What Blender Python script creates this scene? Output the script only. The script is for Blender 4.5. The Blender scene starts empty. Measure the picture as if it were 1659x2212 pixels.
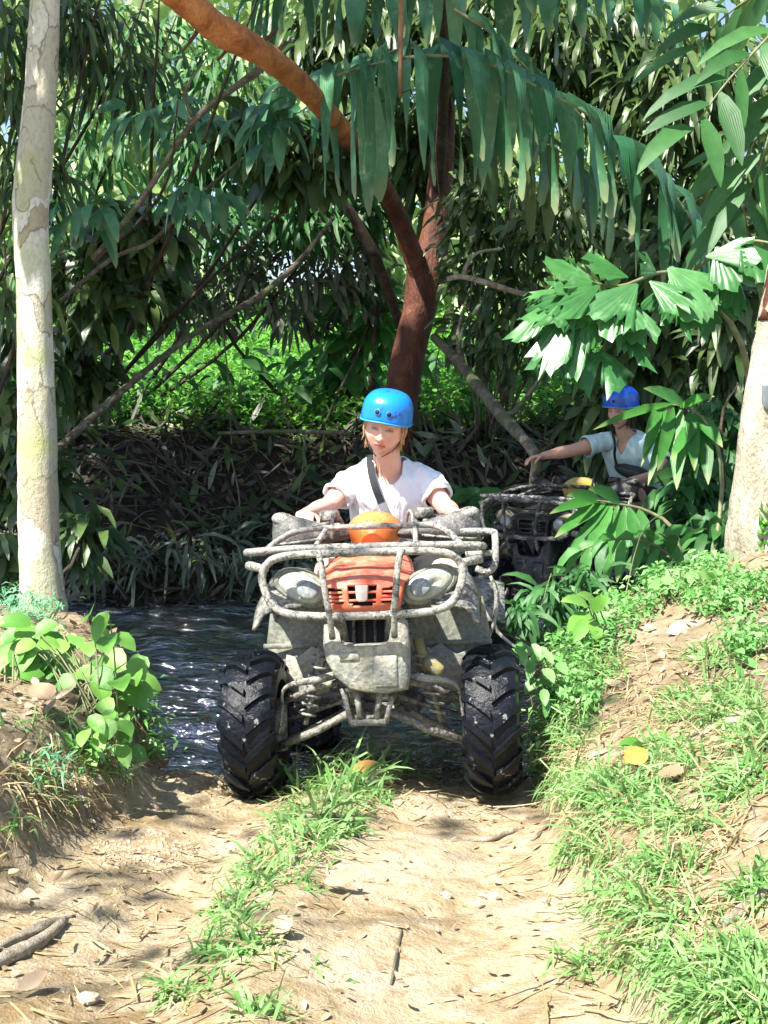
import bpy, math, random
import numpy as np
from mathutils import Vector, Matrix, Euler

R = math.radians
rng = np.random.default_rng(7)
random.seed(7)
scene = bpy.context.scene
COL = scene.collection

# ---------------------------------------------------------------- camera
CAM_Z, FPX, CX, CY = 1.39, 2960.0, 829.5, 1106.0     # pixel frame 1659 x 2212
PITCH = math.atan2(206.0, FPX)
cam_d = bpy.data.cameras.new('camera')
cam = bpy.data.objects.new('camera', cam_d)
COL.objects.link(cam)
cam_d.sensor_fit = 'HORIZONTAL'
cam_d.sensor_width = 36.0
cam_d.lens = 36.0 * FPX / 1659.0
cam_d.clip_start = 0.05
cam_d.clip_end = 1500
cam.location = (0, 0, CAM_Z)
cam.rotation_euler = (R(90) - PITCH, 0, 0)
scene.camera = cam

# ---------------------------------------------------------------- sky, sun, exposure
SUN_EL, SUN_AZ = 55.0, 222.0        # azimuth clockwise from +Y; the sun stands behind the camera, to its left
w = bpy.data.worlds.new('World')
scene.world = w
w.use_nodes = True
nt = w.node_tree
sky = nt.nodes.new('ShaderNodeTexSky')
sky.sky_type = 'NISHITA'
sky.sun_disc = False
sky.sun_elevation = R(SUN_EL)
sky.sun_rotation = R(SUN_AZ)
bg = nt.nodes['Background']
bg.inputs['Strength'].default_value = 0.09
nt.links.new(sky.outputs['Color'], bg.inputs['Color'])
sun_d = bpy.data.lights.new('sun', 'SUN')
sun_d.energy = 5.0
sun_d.angle = R(0.6)
sun_d.color = (1.0, 0.95, 0.86)
sun = bpy.data.objects.new('sun', sun_d)
COL.objects.link(sun)
_a, _e = R(SUN_AZ), R(SUN_EL)
SUNV = Vector((math.sin(_a) * math.cos(_e), math.cos(_a) * math.cos(_e), math.sin(_e)))
sun.rotation_euler = SUNV.to_track_quat('Z', 'Y').to_euler()
sun.location = (-6, -6, 14)
vs = scene.view_settings
vs.view_transform = 'Standard'
vs.look = 'None'
vs.exposure = 1.5
vs.gamma = 1.0
vs.use_curve_mapping = False
scene.cycles.max_bounces = 6
scene.cycles.diffuse_bounces = 3
scene.cycles.transmission_bounces = 4
scene.cycles.use_denoising = True

# ---------------------------------------------------------------- helpers
def at(px, py, Y):
    """The point at distance Y that the photograph shows at pixel (px, py) of 1659 x 2212."""
    x, y = (px - CX) / FPX, (CY - py) / FPX
    c, s = math.cos(PITCH), math.sin(PITCH)
    d = Vector((x, c + y * s, -s + y * c))
    k = Y / d.y
    return Vector((d.x * k, Y, CAM_Z + d.z * k))

def ppm(Y):
    return FPX / Y

def tag(o, label=None, cat=None, group=None, kind=None):
    if label: o['label'] = label
    if cat: o['category'] = cat
    if group: o['group'] = group
    if kind: o['kind'] = kind
    return o

def empty(name, loc=(0, 0, 0), rot=(0, 0, 0)):
    o = bpy.data.objects.new(name, None)
    COL.objects.link(o)
    o.location = loc
    o.rotation_euler = rot
    o.empty_display_size = 0.1
    return o

def root_of(o):
    while o.parent is not None:
        o = o.parent
    return o

def link(name, me, mat=None, parent=None):
    o = bpy.data.objects.new(name, me)
    COL.objects.link(o)
    if mat is not None:
        me.materials.clear()
        for m in (mat if isinstance(mat, (list, tuple)) else [mat]):
            me.materials.append(m)
    if parent is not None:
        o.parent = parent
    return o

def np_mesh(name, V, F, smooth=True, col=None):
    V = np.asarray(V, dtype=np.float32).reshape(-1, 3)
    F = np.asarray(F, dtype=np.int32)
    k = F.shape[1]
    me = bpy.data.meshes.new(name)
    me.vertices.add(len(V))
    me.vertices.foreach_set('co', V.ravel())
    me.loops.add(F.size)
    me.loops.foreach_set('vertex_index', F.ravel())
    me.polygons.add(len(F))
    me.polygons.foreach_set('loop_start', np.arange(0, F.size, k, dtype=np.int32))
    me.polygons.foreach_set('use_smooth', np.full(len(F), smooth, dtype=bool))
    me.update(calc_edges=True)
    if col is not None:
        a = me.color_attributes.new('tint', 'FLOAT_COLOR', 'POINT')
        c = np.ones((len(V), 4), dtype=np.float32)
        c[:, :3] = col
        a.data.foreach_set('color', c.ravel())
    return me

def catmull(pts, n=6, closed=False):
    P = [np.array(p, float) for p in pts]
    N = len(P)
    out = []
    rngi = range(N if closed else N - 1)
    for i in rngi:
        p0 = P[(i - 1) % N] if (closed or i > 0) else 2 * P[0] - P[1]
        p1, p2 = P[i], P[(i + 1) % N]
        p3 = P[(i + 2) % N] if (closed or i + 2 < N) else 2 * P[-1] - P[-2]
        for k in range(n):
            t = k / n
            out.append(0.5 * ((2 * p1) + (-p0 + p2) * t + (2 * p0 - 5 * p1 + 4 * p2 - p3) * t * t + (-p0 + 3 * p1 - 3 * p2 + p3) * t ** 3))
    if not closed:
        out.append(P[-1])
    return out

class MB:
    """Collects shapes; build() links them as one mesh object."""
    def __init__(s):
        s.v, s.f = [], []
    def add(s, V, F):
        o = len(s.v)
        s.v.extend([tuple(map(float, p)) for p in V])
        s.f.extend([tuple(i + o for i in q) for q in F])
        return s
    def tube(s, pts, r, n=10, closed=False, cap=True, sub=0, jit=0.0, flat=1.0):
        """A tube through pts; r a number or one per point."""
        k = len(pts)
        rr = list(r) if hasattr(r, '__len__') else [r] * k
        if sub:
            q = [np.append(np.array(p, float), a) for p, a in zip(pts, rr)]
            q = catmull(q, sub, closed)
            pts = [a[:3] for a in q]; rr = [a[3] for a in q]
        P = [np.array(p, float) for p in pts]
        N = len(P)
        T = []
        for i in range(N):
            a = P[(i - 1) % N] if (closed or i > 0) else P[i]
            b = P[(i + 1) % N] if (closed or i < N - 1) else P[i]
            t = b - a
            T.append(t / (np.linalg.norm(t) + 1e-12))
        ref = np.array([0, 0, 1.0]) if abs(T[0][2]) < 0.9 else np.array([1.0, 0, 0])
        u = np.cross(T[0], ref); u /= np.linalg.norm(u)
        V = []
        for i in range(N):
            u = u - T[i] * np.dot(u, T[i]); u /= (np.linalg.norm(u) + 1e-12)
            w_ = np.cross(T[i], u)
            for j in range(n):
                a = 2 * math.pi * j / n
                q = rr[i] * (1 + (random.uniform(-jit, jit) if jit else 0))
                V.append(P[i] + (u * math.cos(a) + w_ * math.sin(a) * flat) * q)
        F = []
        for i in range(N if closed else N - 1):
            for j in range(n):
                a, b = i * n + j, i * n + (j + 1) % n
                c, d = ((i + 1) % N) * n + (j + 1) % n, ((i + 1) % N) * n + j
                F.append((a, b, c, d))
        if cap and not closed:
            F.append(tuple(reversed(range(n))))
            F.append(tuple(range((N - 1) * n, N * n)))
        return s.add(V, F)
    def box(s, c, size, rot=None, bev=0.0, taper=(1, 1)):
        x, y, z = [q / 2 for q in size]
        b = min(bev, x * .9, y * .9, z * .9)
        V, F = [], []
        if b <= 0:
            for sz in (-1, 1):
                for sx, sy in ((-1, -1), (1, -1), (1, 1), (-1, 1)):
                    k = taper if sz > 0 else (1, 1)
                    V.append((sx * x * k[0], sy * y * k[1], sz * z))
            F = [(3, 2, 1, 0), (4, 5, 6, 7), (0, 1, 5, 4), (1, 2, 6, 5), (2, 3, 7, 6), (3, 0, 4, 7)]
        else:
            rings = []
            for (iz, inset) in ((-z, b), (-z + b, 0), (z - b, 0), (z, b)):
                k = taper if iz > 0 else (1, 1)
                X, Y_ = x * k[0] - inset, y * k[1] - inset
                ring = []
                for (sx, sy) in ((-1, -1), (1, -1), (1, 1), (-1, 1)):
                    bb = b if inset == 0 else b * .5
                    if sx * sy > 0:
                        ring += [(sx * X, sy * (Y_ - bb), iz), (sx * (X - bb), sy * Y_, iz)]
                    else:
                        ring += [(sx * (X - bb), sy * Y_, iz), (sx * X, sy * (Y_ - bb), iz)]
                rings.append(ring)
            V = [p for r_ in rings for p in r_]
            F.append(tuple(reversed(range(8))))
            for i in range(3):
                for j in range(8):
                    F.append((i * 8 + j, i * 8 + (j + 1) % 8, (i + 1) * 8 + (j + 1) % 8, (i + 1) * 8 + j))
            F.append(tuple(range(24, 32)))
        M = Euler(rot).to_matrix() if rot is not None else None
        out = []
        for p in V:
            q = Vector(p)
            if M: q = M @ q
            out.append(q + Vector(c))
        return s.add(out, F)
    def loft(s, rings, cap=True, closed_ring=True):
        n = len(rings[0])
        V = [p for r_ in rings for p in r_]
        F = []
        m = n if closed_ring else n - 1
        for i in range(len(rings) - 1):
            for j in range(m):
                F.append((i * n + j, i * n + (j + 1) % n, (i + 1) * n + (j + 1) % n, (i + 1) * n + j))
        if cap and closed_ring:
            F.append(tuple(reversed(range(n))))
            F.append(tuple(range((len(rings) - 1) * n, len(rings) * n)))
        return s.add(V, F)
    def ellipsoid(s, c, r, rot=None, nu=16, nv=10):
        M = Euler(rot).to_matrix() if rot is not None else Matrix.Identity(3)
        rings = []
        for i in range(nv + 1):
            t = math.pi * i / nv
            t = min(max(t, 0.02), math.pi - 0.02)
            rings.append([Vector(c) + M @ Vector((r[0] * math.sin(t) * math.cos(2 * math.pi * j / nu), r[1] * math.sin(t) * math.sin(2 * math.pi * j / nu), -r[2] * math.cos(t))) for j in range(nu)])
        return s.loft(rings)
    def slab(s, poly, thick, axis='y'):
        """A plate: an outline in 3-D extruded by the vector thick."""
        t = Vector(thick)
        a = [Vector(p) for p in poly]
        n = len(a)
        V = a + [p + t for p in a]
        F = [tuple(range(n)), tuple(reversed(range(n, 2 * n)))]
        for i in range(n):
            F.append((i, i + n, (i + 1) % n + n, (i + 1) % n))
        return s.add(V, F)
    def build(s, name, mat=None, parent=None, smooth=True, sub=0, bevel=0, world=False):
        me = bpy.data.meshes.new(name)
        V = s.v
        if world and parent is not None:
            b = root_of(parent).location
            V = [(p[0] - b.x, p[1] - b.y, p[2] - b.z) for p in V]
        me.from_pydata(V, [], s.f)
        me.validate()
        if smooth:
            me.polygons.foreach_set('use_smooth', [True] * len(me.polygons))
        me.update()
        o = link(name, me, mat, parent)
        if bevel:
            m = o.modifiers.new('bevel', 'BEVEL'); m.width = bevel; m.segments = 2; m.limit_method = 'ANGLE'; m.angle_limit = R(35)
        if sub:
            m = o.modifiers.new('sub', 'SUBSURF'); m.levels = sub; m.render_levels = sub
        return o

def flat_shade_by_angle(o, ang=35):
    me = o.data
    try:
        me.set_sharp_from_angle(angle=R(ang))
    except Exception:
        pass
    return o

def smoothstep(a, b, x):
    t = np.clip((x - a) / (b - a + 1e-12), 0, 1)
    return t * t * (3 - 2 * t)

def _hash(ix, iy, seed):
    h = (ix.astype(np.int64) * 374761393 + iy.astype(np.int64) * 668265263 + seed * 974711) & 0x7fffffff
    h = ((h ^ (h >> 13)) * 1274126177) & 0x7fffffff
    h = h ^ (h >> 16)
    return (h % 100003) / 100003.0

def vnoise(x, y, seed=0):
    x = np.asarray(x, float); y = np.asarray(y, float)
    ix, iy = np.floor(x), np.floor(y)
    fx, fy = x - ix, y - iy
    fx = fx * fx * (3 - 2 * fx); fy = fy * fy * (3 - 2 * fy)
    a = _hash(ix, iy, seed); b = _hash(ix + 1, iy, seed)
    c = _hash(ix, iy + 1, seed); d = _hash(ix + 1, iy + 1, seed)
    return (a * (1 - fx) + b * fx) * (1 - fy) + (c * (1 - fx) + d * fx) * fy

def fbm(x, y, seed=0, oct=4):
    s, a, t = 0, 1.0, 0
    for i in range(oct):
        s = s + a * vnoise(x * 2 ** i, y * 2 ** i, seed + i * 17); t += a; a *= 0.5
    return s / t - 0.5
# ---------------------------------------------------------------- materials
def new_mat(name):
    m = bpy.data.materials.new(name)
    m.use_nodes = True
    n = m.node_tree.nodes
    return m, m.node_tree, n['Principled BSDF']

def noise_node(t, scale, detail=5, rough=0.55, coord='Object', dist=0.0, vec_scale=None):
    tc = t.nodes.new('ShaderNodeTexCoord')
    n = t.nodes.new('ShaderNodeTexNoise')
    n.inputs['Scale'].default_value = scale
    n.inputs['Detail'].default_value = detail
    n.inputs['Roughness'].default_value = rough
    n.inputs['Distortion'].default_value = dist
    src = tc.outputs[coord]
    if vec_scale:
        mp = t.nodes.new('ShaderNodeMapping')
        mp.inputs['Scale'].default_value = vec_scale
        t.links.new(src, mp.inputs['Vector']); src = mp.outputs['Vector']
    t.links.new(src, n.inputs['Vector'])
    return n

def ramp(t, fac, stops):
    r = t.nodes.new('ShaderNodeValToRGB')
    e = r.color_ramp.elements
    while len(e) < len(stops):
        e.new(0.5)
    for q, (p, c) in zip(e, stops):
        q.position = p
        q.color = (*c, 1) if len(c) == 3 else c
    t.links.new(fac, r.inputs['Fac'])
    return r

def mixc(t, fac, a, b, mode='MIX'):
    m = t.nodes.new('ShaderNodeMix')
    m.data_type = 'RGBA'
    m.blend_type = mode
    for i, s in ((0, fac), (6, a), (7, b)):
        if hasattr(s, 'links') or hasattr(s, 'is_linked'):
            t.links.new(s, m.inputs[i])
        elif i == 0:
            m.inputs[0].default_value = s
        else:
            m.inputs[i].default_value = (*s, 1) if len(s) == 3 else s
    return m.outputs[2]

def bump(t, bsdf, height, strength=0.4, dist=0.02, normal=None):
    b = t.nodes.new('ShaderNodeBump')
    b.inputs['Strength'].default_value = strength
    b.inputs['Distance'].default_value = dist
    t.links.new(height, b.inputs['Height'])
    if normal is not None:
        t.links.new(normal, b.inputs['Normal'])
    t.links.new(b.outputs['Normal'], bsdf.inputs['Normal'])
    return b.outputs['Normal']

def leaf_mat(name, dark, light, rough=0.42, trans=0.35, tip=None, tint_trans=None, spec=0.5, vein=True, wear=None, spot=None):
    """Leaf blades: colour varies from leaf to leaf (attribute 'tint'), light shines partly through."""
    m, t, b = new_mat(name)
    a = t.nodes.new('ShaderNodeAttribute'); a.attribute_name = 'tint'
    sep = t.nodes.new('ShaderNodeSeparateColor')
    t.links.new(a.outputs['Color'], sep.inputs['Color'])
    c = mixc(t, sep.outputs[0], dark, light)
    n = noise_node(t, 18, 4)
    c = mixc(t, ramp(t, n.outputs['Fac'], [(0.3, (0, 0, 0)), (0.75, (.45, .45, .45))]).outputs['Color'], c, [q * 0.6 for q in dark])
    if wear is not None:
        n2 = noise_node(t, 7, 6, 0.65)
        c = mixc(t, ramp(t, n2.outputs['Fac'], [(0.56, (0, 0, 0)), (0.66, (.8, .8, .8))]).outputs['Color'], c, wear)
    if spot is not None:
        n3 = noise_node(t, 26, 3, 0.5)
        c = mixc(t, ramp(t, n3.outputs['Fac'], [(0.66, (0, 0, 0)), (0.70, (.9, .9, .9))]).outputs['Color'], c, spot)
    if tip is not None:
        c = mixc(t, ramp(t, sep.outputs[1], [(0.8, (0, 0, 0)), (1.0, (1, 1, 1))]).outputs['Color'], c, tip)
    t.links.new(c, b.inputs['Base Color'])
    b.inputs['Roughness'].default_value = rough
    b.inputs['Specular IOR Level'].default_value = spec
    # ribs run along the blade: third channel counts across the blade
    if vein:
        wv = t.nodes.new('ShaderNodeMath'); wv.operation = 'SINE'
        ml = t.nodes.new('ShaderNodeMath'); ml.operation = 'MULTIPLY'; ml.inputs[1].default_value = 60.0
        t.links.new(sep.outputs[2], ml.inputs[0]); t.links.new(ml.outputs[0], wv.inputs[0])
        ad = t.nodes.new('ShaderNodeMath'); ad.operation = 'ADD'
        t.links.new(wv.outputs[0], ad.inputs[0]); t.links.new(n.outputs['Fac'], ad.inputs[1])
        nrm = bump(t, b, ad.outputs[0], 0.18, 0.003)
    tr = t.nodes.new('ShaderNodeBsdfTranslucent')
    tc_ = mixc(t, 0.5, c, tint_trans or light)
    t.links.new(tc_, tr.inputs['Color'])
    mx = t.nodes.new('ShaderNodeMixShader')
    mx.inputs['Fac'].default_value = trans
    t.links.new(b.outputs['BSDF'], mx.inputs[1])
    t.links.new(tr.outputs['BSDF'], mx.inputs[2])
    t.links.new(mx.outputs['Shader'], t.nodes['Material Output'].inputs['Surface'])
    return m

def muddy(name, base, mud=(.42, .41, .36), lo=0.45, hi=0.6, scale=9, rough_base=0.35, rough_mud=0.85, bumpk=0.5, fine=70, dust=0.0, dustc=(.6, .55, .5), spec=.5):
    """Painted or plastic surface with dried mud caked on in patches and specks."""
    m, t, b = new_mat(name)
    b.inputs['Specular IOR Level'].default_value = spec
    n1 = noise_node(t, scale, 8, 0.65, dist=0.4)
    n2 = noise_node(t, fine, 4, 0.6)
    sm = t.nodes.new('ShaderNodeMath'); sm.operation = 'MULTIPLY_ADD'
    t.links.new(n2.outputs['Fac'], sm.inputs[0]); sm.inputs[1].default_value = 0.5
    sub = t.nodes.new('ShaderNodeMath'); sub.operation = 'SUBTRACT'; sub.inputs[1].default_value = 0.25
    t.links.new(n1.outputs['Fac'], sub.inputs[0])
    t.links.new(sub.outputs[0], sm.inputs[2])
    mask = ramp(t, sm.outputs[0], [(lo, (0, 0, 0)), (hi, (1, 1, 1))])
    mudc = ramp(t, n2.outputs['Fac'], [(0.3, [q * .55 for q in mud]), (0.7, mud)])
    bc = base
    if dust:
        n3 = noise_node(t, 30, 6, 0.7)
        bc = mixc(t, ramp(t, n3.outputs['Fac'], [(0.35, (0, 0, 0)), (0.8, (dust, dust, dust))]).outputs['Color'], base, dustc)
    c = mixc(t, mask.outputs['Color'], bc, mudc.outputs['Color'])
    t.links.new(c, b.inputs['Base Color'])
    rr = t.nodes.new('ShaderNodeMapRange')
    t.links.new(mask.outputs['Color'], rr.inputs['Value'])
    rr.inputs['To Min'].default_value = rough_base; rr.inputs['To Max'].default_value = rough_mud
    t.links.new(rr.outputs['Result'], b.inputs['Roughness'])
    bump(t, b, sm.outputs[0], bumpk, 0.012)
    return m

def plain(name, c, rough=0.5, metal=0.0, var=0.25, scale=14, bk=0.2, spec=0.5):
    m, t, b = new_mat(name)
    n = noise_node(t, scale, 6, 0.6)
    cc = ramp(t, n.outputs['Fac'], [(0.3, [q * (1 - var) for q in c]), (0.7, [min(1, q * (1 + var)) for q in c])])
    t.links.new(cc.outputs['Color'], b.inputs['Base Color'])
    b.inputs['Roughness'].default_value = rough
    b.inputs['Metallic'].default_value = metal
    b.inputs['Specular IOR Level'].default_value = spec
    if bk: bump(t, b, n.outputs['Fac'], bk, 0.01)
    return m

def bark(name, c1, c2, c3, scale=6, vs=(1, 1, .35), bk=0.6, lich=None, rough=0.85):
    m, t, b = new_mat(name)
    n = noise_node(t, scale, 7, 0.6, vec_scale=vs, dist=0.6)
    n2 = noise_node(t, scale * 7, 5, 0.6, vec_scale=vs)
    c = ramp(t, n.outputs['Fac'], [(0.32, c1), (0.5, c2), (0.68, c3)]).outputs['Color']
    c = mixc(t, ramp(t, n2.outputs['Fac'], [(0.45, (0, 0, 0)), (0.75, (.5, .5, .5))]).outputs['Color'], c, [q * .6 for q in c1])
    if lich is not None:
        n3 = noise_node(t, 3.2, 5, 0.55, vec_scale=(1, 1, .8))
        c = mixc(t, ramp(t, n3.outputs['Fac'], [(0.52, (0, 0, 0)), (0.6, (.85, .85, .85))]).outputs['Color'], c, lich)
    t.links.new(c, b.inputs['Base Color'])
    b.inputs['Roughness'].default_value = rough
    ad = t.nodes.new('ShaderNodeMath'); ad.operation = 'ADD'
    t.links.new(n.outputs['Fac'], ad.inputs[0]); t.links.new(n2.outputs['Fac'], ad.inputs[1])
    bump(t, b, ad.outputs[0], bk, 0.02)
    return m

def pale_bark(name):
    """Smooth greyish cream bark that flakes off in plates with darker rims; green and ochre blotches."""
    m, t, b = new_mat(name)
    tc = t.nodes.new('ShaderNodeTexCoord')
    mp = t.nodes.new('ShaderNodeMapping'); mp.inputs['Scale'].default_value = (1, 1, .62)
    t.links.new(tc.outputs['Object'], mp.inputs['Vector'])
    n0 = t.nodes.new('ShaderNodeTexNoise'); n0.inputs['Scale'].default_value = 5; n0.inputs['Detail'].default_value = 4
    t.links.new(mp.outputs['Vector'], n0.inputs['Vector'])
    vadd = t.nodes.new('ShaderNodeMix'); vadd.data_type = 'VECTOR'; vadd.inputs[0].default_value = 0.22
    t.links.new(mp.outputs['Vector'], vadd.inputs[4]); t.links.new(n0.outputs['Color'], vadd.inputs[5])
    v = t.nodes.new('ShaderNodeTexVoronoi'); v.inputs['Scale'].default_value = 6.5
    t.links.new(vadd.outputs[1], v.inputs['Vector'])
    ve = t.nodes.new('ShaderNodeTexVoronoi'); ve.feature = 'DISTANCE_TO_EDGE'; ve.inputs['Scale'].default_value = 6.5
    t.links.new(vadd.outputs[1], ve.inputs['Vector'])
    sep = t.nodes.new('ShaderNodeSeparateColor'); t.links.new(v.outputs['Color'], sep.inputs['Color'])
    plates = ramp(t, sep.outputs[0], [(0.0, (.52, .50, .39)), (0.25, (.66, .64, .55)), (0.5, (.48, .47, .32)), (0.68, (.73, .72, .65)), (0.92, (.45, .39, .28))])
    plates.color_ramp.interpolation = 'CONSTANT'
    n2 = noise_node(t, 60, 6, 0.7, vec_scale=(1, 1, .5))
    c = mixc(t, ramp(t, n2.outputs['Fac'], [(0.46, (0, 0, 0)), (0.66, (.55, .55, .55))]).outputs['Color'], plates.outputs['Color'], (.27, .25, .17))
    n3 = noise_node(t, 2.6, 4, 0.5)
    c = mixc(t, ramp(t, n3.outputs['Fac'], [(0.5, (0, 0, 0)), (0.62, (.7, .7, .7))]).outputs['Color'], c, (.42, .46, .16))
    edge = ramp(t, ve.outputs['Distance'], [(0.0, (1, 1, 1)), (0.03, (0, 0, 0))])
    sel = t.nodes.new('ShaderNodeMath'); sel.operation = 'MULTIPLY'
    t.links.new(edge.outputs['Color'], sel.inputs[0])
    t.links.new(ramp(t, n0.outputs['Fac'], [(0.40, (0, 0, 0)), (0.48, (1, 1, 1))]).outputs['Color'], sel.inputs[1])
    c = mixc(t, sel.outputs[0], c, (.24, .20, .14))
    t.links.new(c, b.inputs['Base Color'])
    b.inputs['Roughness'].default_value = 0.8
    ad = t.nodes.new('ShaderNodeMath'); ad.operation = 'MULTIPLY_ADD'
    t.links.new(sep.outputs[0], ad.inputs[0]); ad.inputs[1].default_value = 0.5
    t.links.new(n2.outputs['Fac'], ad.inputs[2])
    bump(t, b, ad.outputs[0], 0.8, 0.018)
    return m

M = {}
M['rack_shade'] = muddy('shaded_steel_tube', (.02, .02, .026), mud=(.30, .29, .25), lo=.48, hi=.62, scale=22, fine=110, bumpk=.6)  # rear bike's tubes: its shade put into a darker base, less mud
M['rack'] = muddy('muddy_steel_tube', (.05, .05, .048), mud=(.38, .37, .33), lo=.36, hi=.50, scale=22, fine=110, bumpk=.8)
M['guard'] = muddy('muddy_hand_guard', (.04, .04, .042), mud=(.26, .25, .23), lo=.34, hi=.62, scale=12, fine=120, bumpk=.7)
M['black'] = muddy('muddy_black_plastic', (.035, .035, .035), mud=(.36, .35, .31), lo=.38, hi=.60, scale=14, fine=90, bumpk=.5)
M['shadeblack'] = muddy('shaded_black_plastic', (.012, .012, .015), mud=(.16, .15, .12), lo=.56, hi=.7, scale=14, fine=80, bumpk=.5)  # rear bike's plates, steel and hood: shade painted in as near black
M['shadelens'] = muddy('shaded_muddy_lens', (.16, .15, .08), mud=(.22, .20, .12), lo=.4, hi=.6, scale=14)  # rear bike's lenses, darkened to stand in for shade
M['flap'] = muddy('mud_coated_plate', (.10, .11, .09), mud=(.30, .30, .24), lo=.30, hi=.62, scale=7, fine=60, bumpk=.5)
M['skid'] = muddy('mud_caked_plate', (.20, .215, .20), mud=(.47, .45, .36), lo=.36, hi=.56, scale=8, fine=55, bumpk=.9)
M['red'] = muddy('dusty_red_plastic', (.66, .115, .05), mud=(.62, .40, .32), lo=.52, hi=.78, scale=7, fine=60, rough_base=.4, bumpk=.15, dust=.65, dustc=(.72, .36, .26))
M['orange'] = muddy('dusty_orange_plastic', (.80, .17, .03), mud=(.62, .34, .16), lo=.5, hi=.75, scale=18, fine=80, rough_base=.45, bumpk=.35, dust=.55, dustc=(.78, .30, .10))
M['yellow'] = muddy('dusty_yellow_plastic', (.55, .40, .03), mud=(.36, .32, .20), lo=.42, hi=.62, scale=16, fine=80, rough_base=.45, bumpk=.35)
M['shock'] = muddy('muddy_yellow_shock', (.34, .28, .06), mud=(.27, .25, .18), lo=.36, hi=.56, scale=24, fine=90, rough_base=.5, bumpk=.4)
M['lens'] = muddy('dusty_headlight_lens', (.36, .42, .42), mud=(.50, .50, .44), lo=.30, hi=.55, scale=14, fine=70, rough_base=.4, bumpk=.35)
M['bulb'] = muddy('dusty_reflector', (.16, .20, .22), mud=(.42, .44, .42), lo=.42, hi=.6, scale=20, fine=80, rough_base=.35, bumpk=.2)
M['dark'] = plain('dark_void_plastic', (.012, .012, .013), .6, 0, .2)
M['steel'] = muddy('muddy_suspension_steel', (.05, .05, .05), mud=(.34, .32, .27), lo=.36, hi=.6, scale=18, fine=90, bumpk=.5)
M['tyre'] = muddy('wet_tyre_rubber', (.006, .008, .012), mud=(.24, .24, .22), lo=.64, hi=.68, scale=20, fine=60, rough_base=.30, bumpk=.6, spec=.22)
M['plate'] = plain('dusty_white_badge', (.75, .62, .56), .6, 0, .15, 30)
M['print'] = plain('red_print', (.70, .05, .02), .6, 0, .2, 40)
M['seat'] = muddy('muddy_black_vinyl', (.02, .02, .02), mud=(.3, .28, .24), lo=.5, hi=.7, scale=10)
M['bluehelm'] = muddy('blue_helmet_shell', (.008, .20, .68), mud=(.02, .08, .28), lo=.62, hi=.66, scale=14, fine=60, rough_base=.3, rough_mud=.5, bumpk=.1)
M['bluehelm_dark'] = muddy('deep_blue_helmet_shell', (.008, .085, .58), mud=(.05, .14, .5), lo=.5, hi=.6, scale=16, rough_base=.25, rough_mud=.5, bumpk=.1)
M['helm_rim'] = plain('helmet_trim', (.03, .28, .62), .35, 0, .1)
M['helm_hole'] = plain('helmet_vent_hole', (.004, .008, .06), .7, 0, .1)
M['hole_ring'] = plain('helmet_vent_ring', (.03, .27, .70), .4, 0, .1)
M['strap'] = plain('black_webbing', (.012, .013, .016), .8, 0, .3, 60)
M['greystrap'] = plain('grey_webbing', (.20, .20, .23), .85, 0, .2, 60)
M['shorts'] = plain('black_cloth', (.012, .012, .013), .9, 0, .3)
M['bag'] = plain('black_nylon_bag', (.015, .022, .025), .5, 0, .3)
M['hair'] = plain('blond_brown_hair', (.42, .25, .13), .5, 0, .4, 40)
M['hair2'] = plain('dark_brown_hair', (.06, .03, .015), .5, 0, .4, 40)
M['shoe'] = plain('worn_shoe', (.05, .05, .05), .8, 0, .3)

def cloth_mat(name, c, shade):
    m, t, b = new_mat(name)
    n = noise_node(t, 7, 5, .5, vec_scale=(1.6, 1.6, .35), dist=.8)
    n2 = noise_node(t, 260, 2, .5)
    cc = ramp(t, n.outputs['Fac'], [(.35, shade), (.62, c)])
    t.links.new(cc.outputs['Color'], b.inputs['Base Color'])
    b.inputs['Roughness'].default_value = .9
    b.inputs['Specular IOR Level'].default_value = .2
    ad = t.nodes.new('ShaderNodeMath'); ad.operation = 'MULTIPLY_ADD'
    t.links.new(n2.outputs['Fac'], ad.inputs[0]); ad.inputs[1].default_value = .04
    t.links.new(n.outputs['Fac'], ad.inputs[2])
    bump(t, b, ad.outputs[0], .75, .03)
    return m
M['shirt'] = cloth_mat('white_cotton', (.80, .83, .88), (.70, .75, .84))
M['shirt2'] = cloth_mat('pale_aqua_cotton', (.55, .72, .74), (.46, .62, .66))

def skin_mat(name):
    m, t, b = new_mat(name)
    a = t.nodes.new('ShaderNodeAttribute'); a.attribute_name = 'tint'
    n = noise_node(t, 26, 5, .6)
    c = mixc(t, ramp(t, n.outputs['Fac'], [(.35, (0, 0, 0)), (.75, (.35, .35, .35))]).outputs['Color'], a.outputs['Color'], (.62, .26, .18))
    t.links.new(c, b.inputs['Base Color'])
    b.inputs['Roughness'].default_value = .5
    b.inputs['Subsurface Weight'].default_value = .12
    b.inputs['Subsurface Radius'].default_value = (.012, .004, .002)
    return m
M['skin'] = skin_mat('skin')

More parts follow.
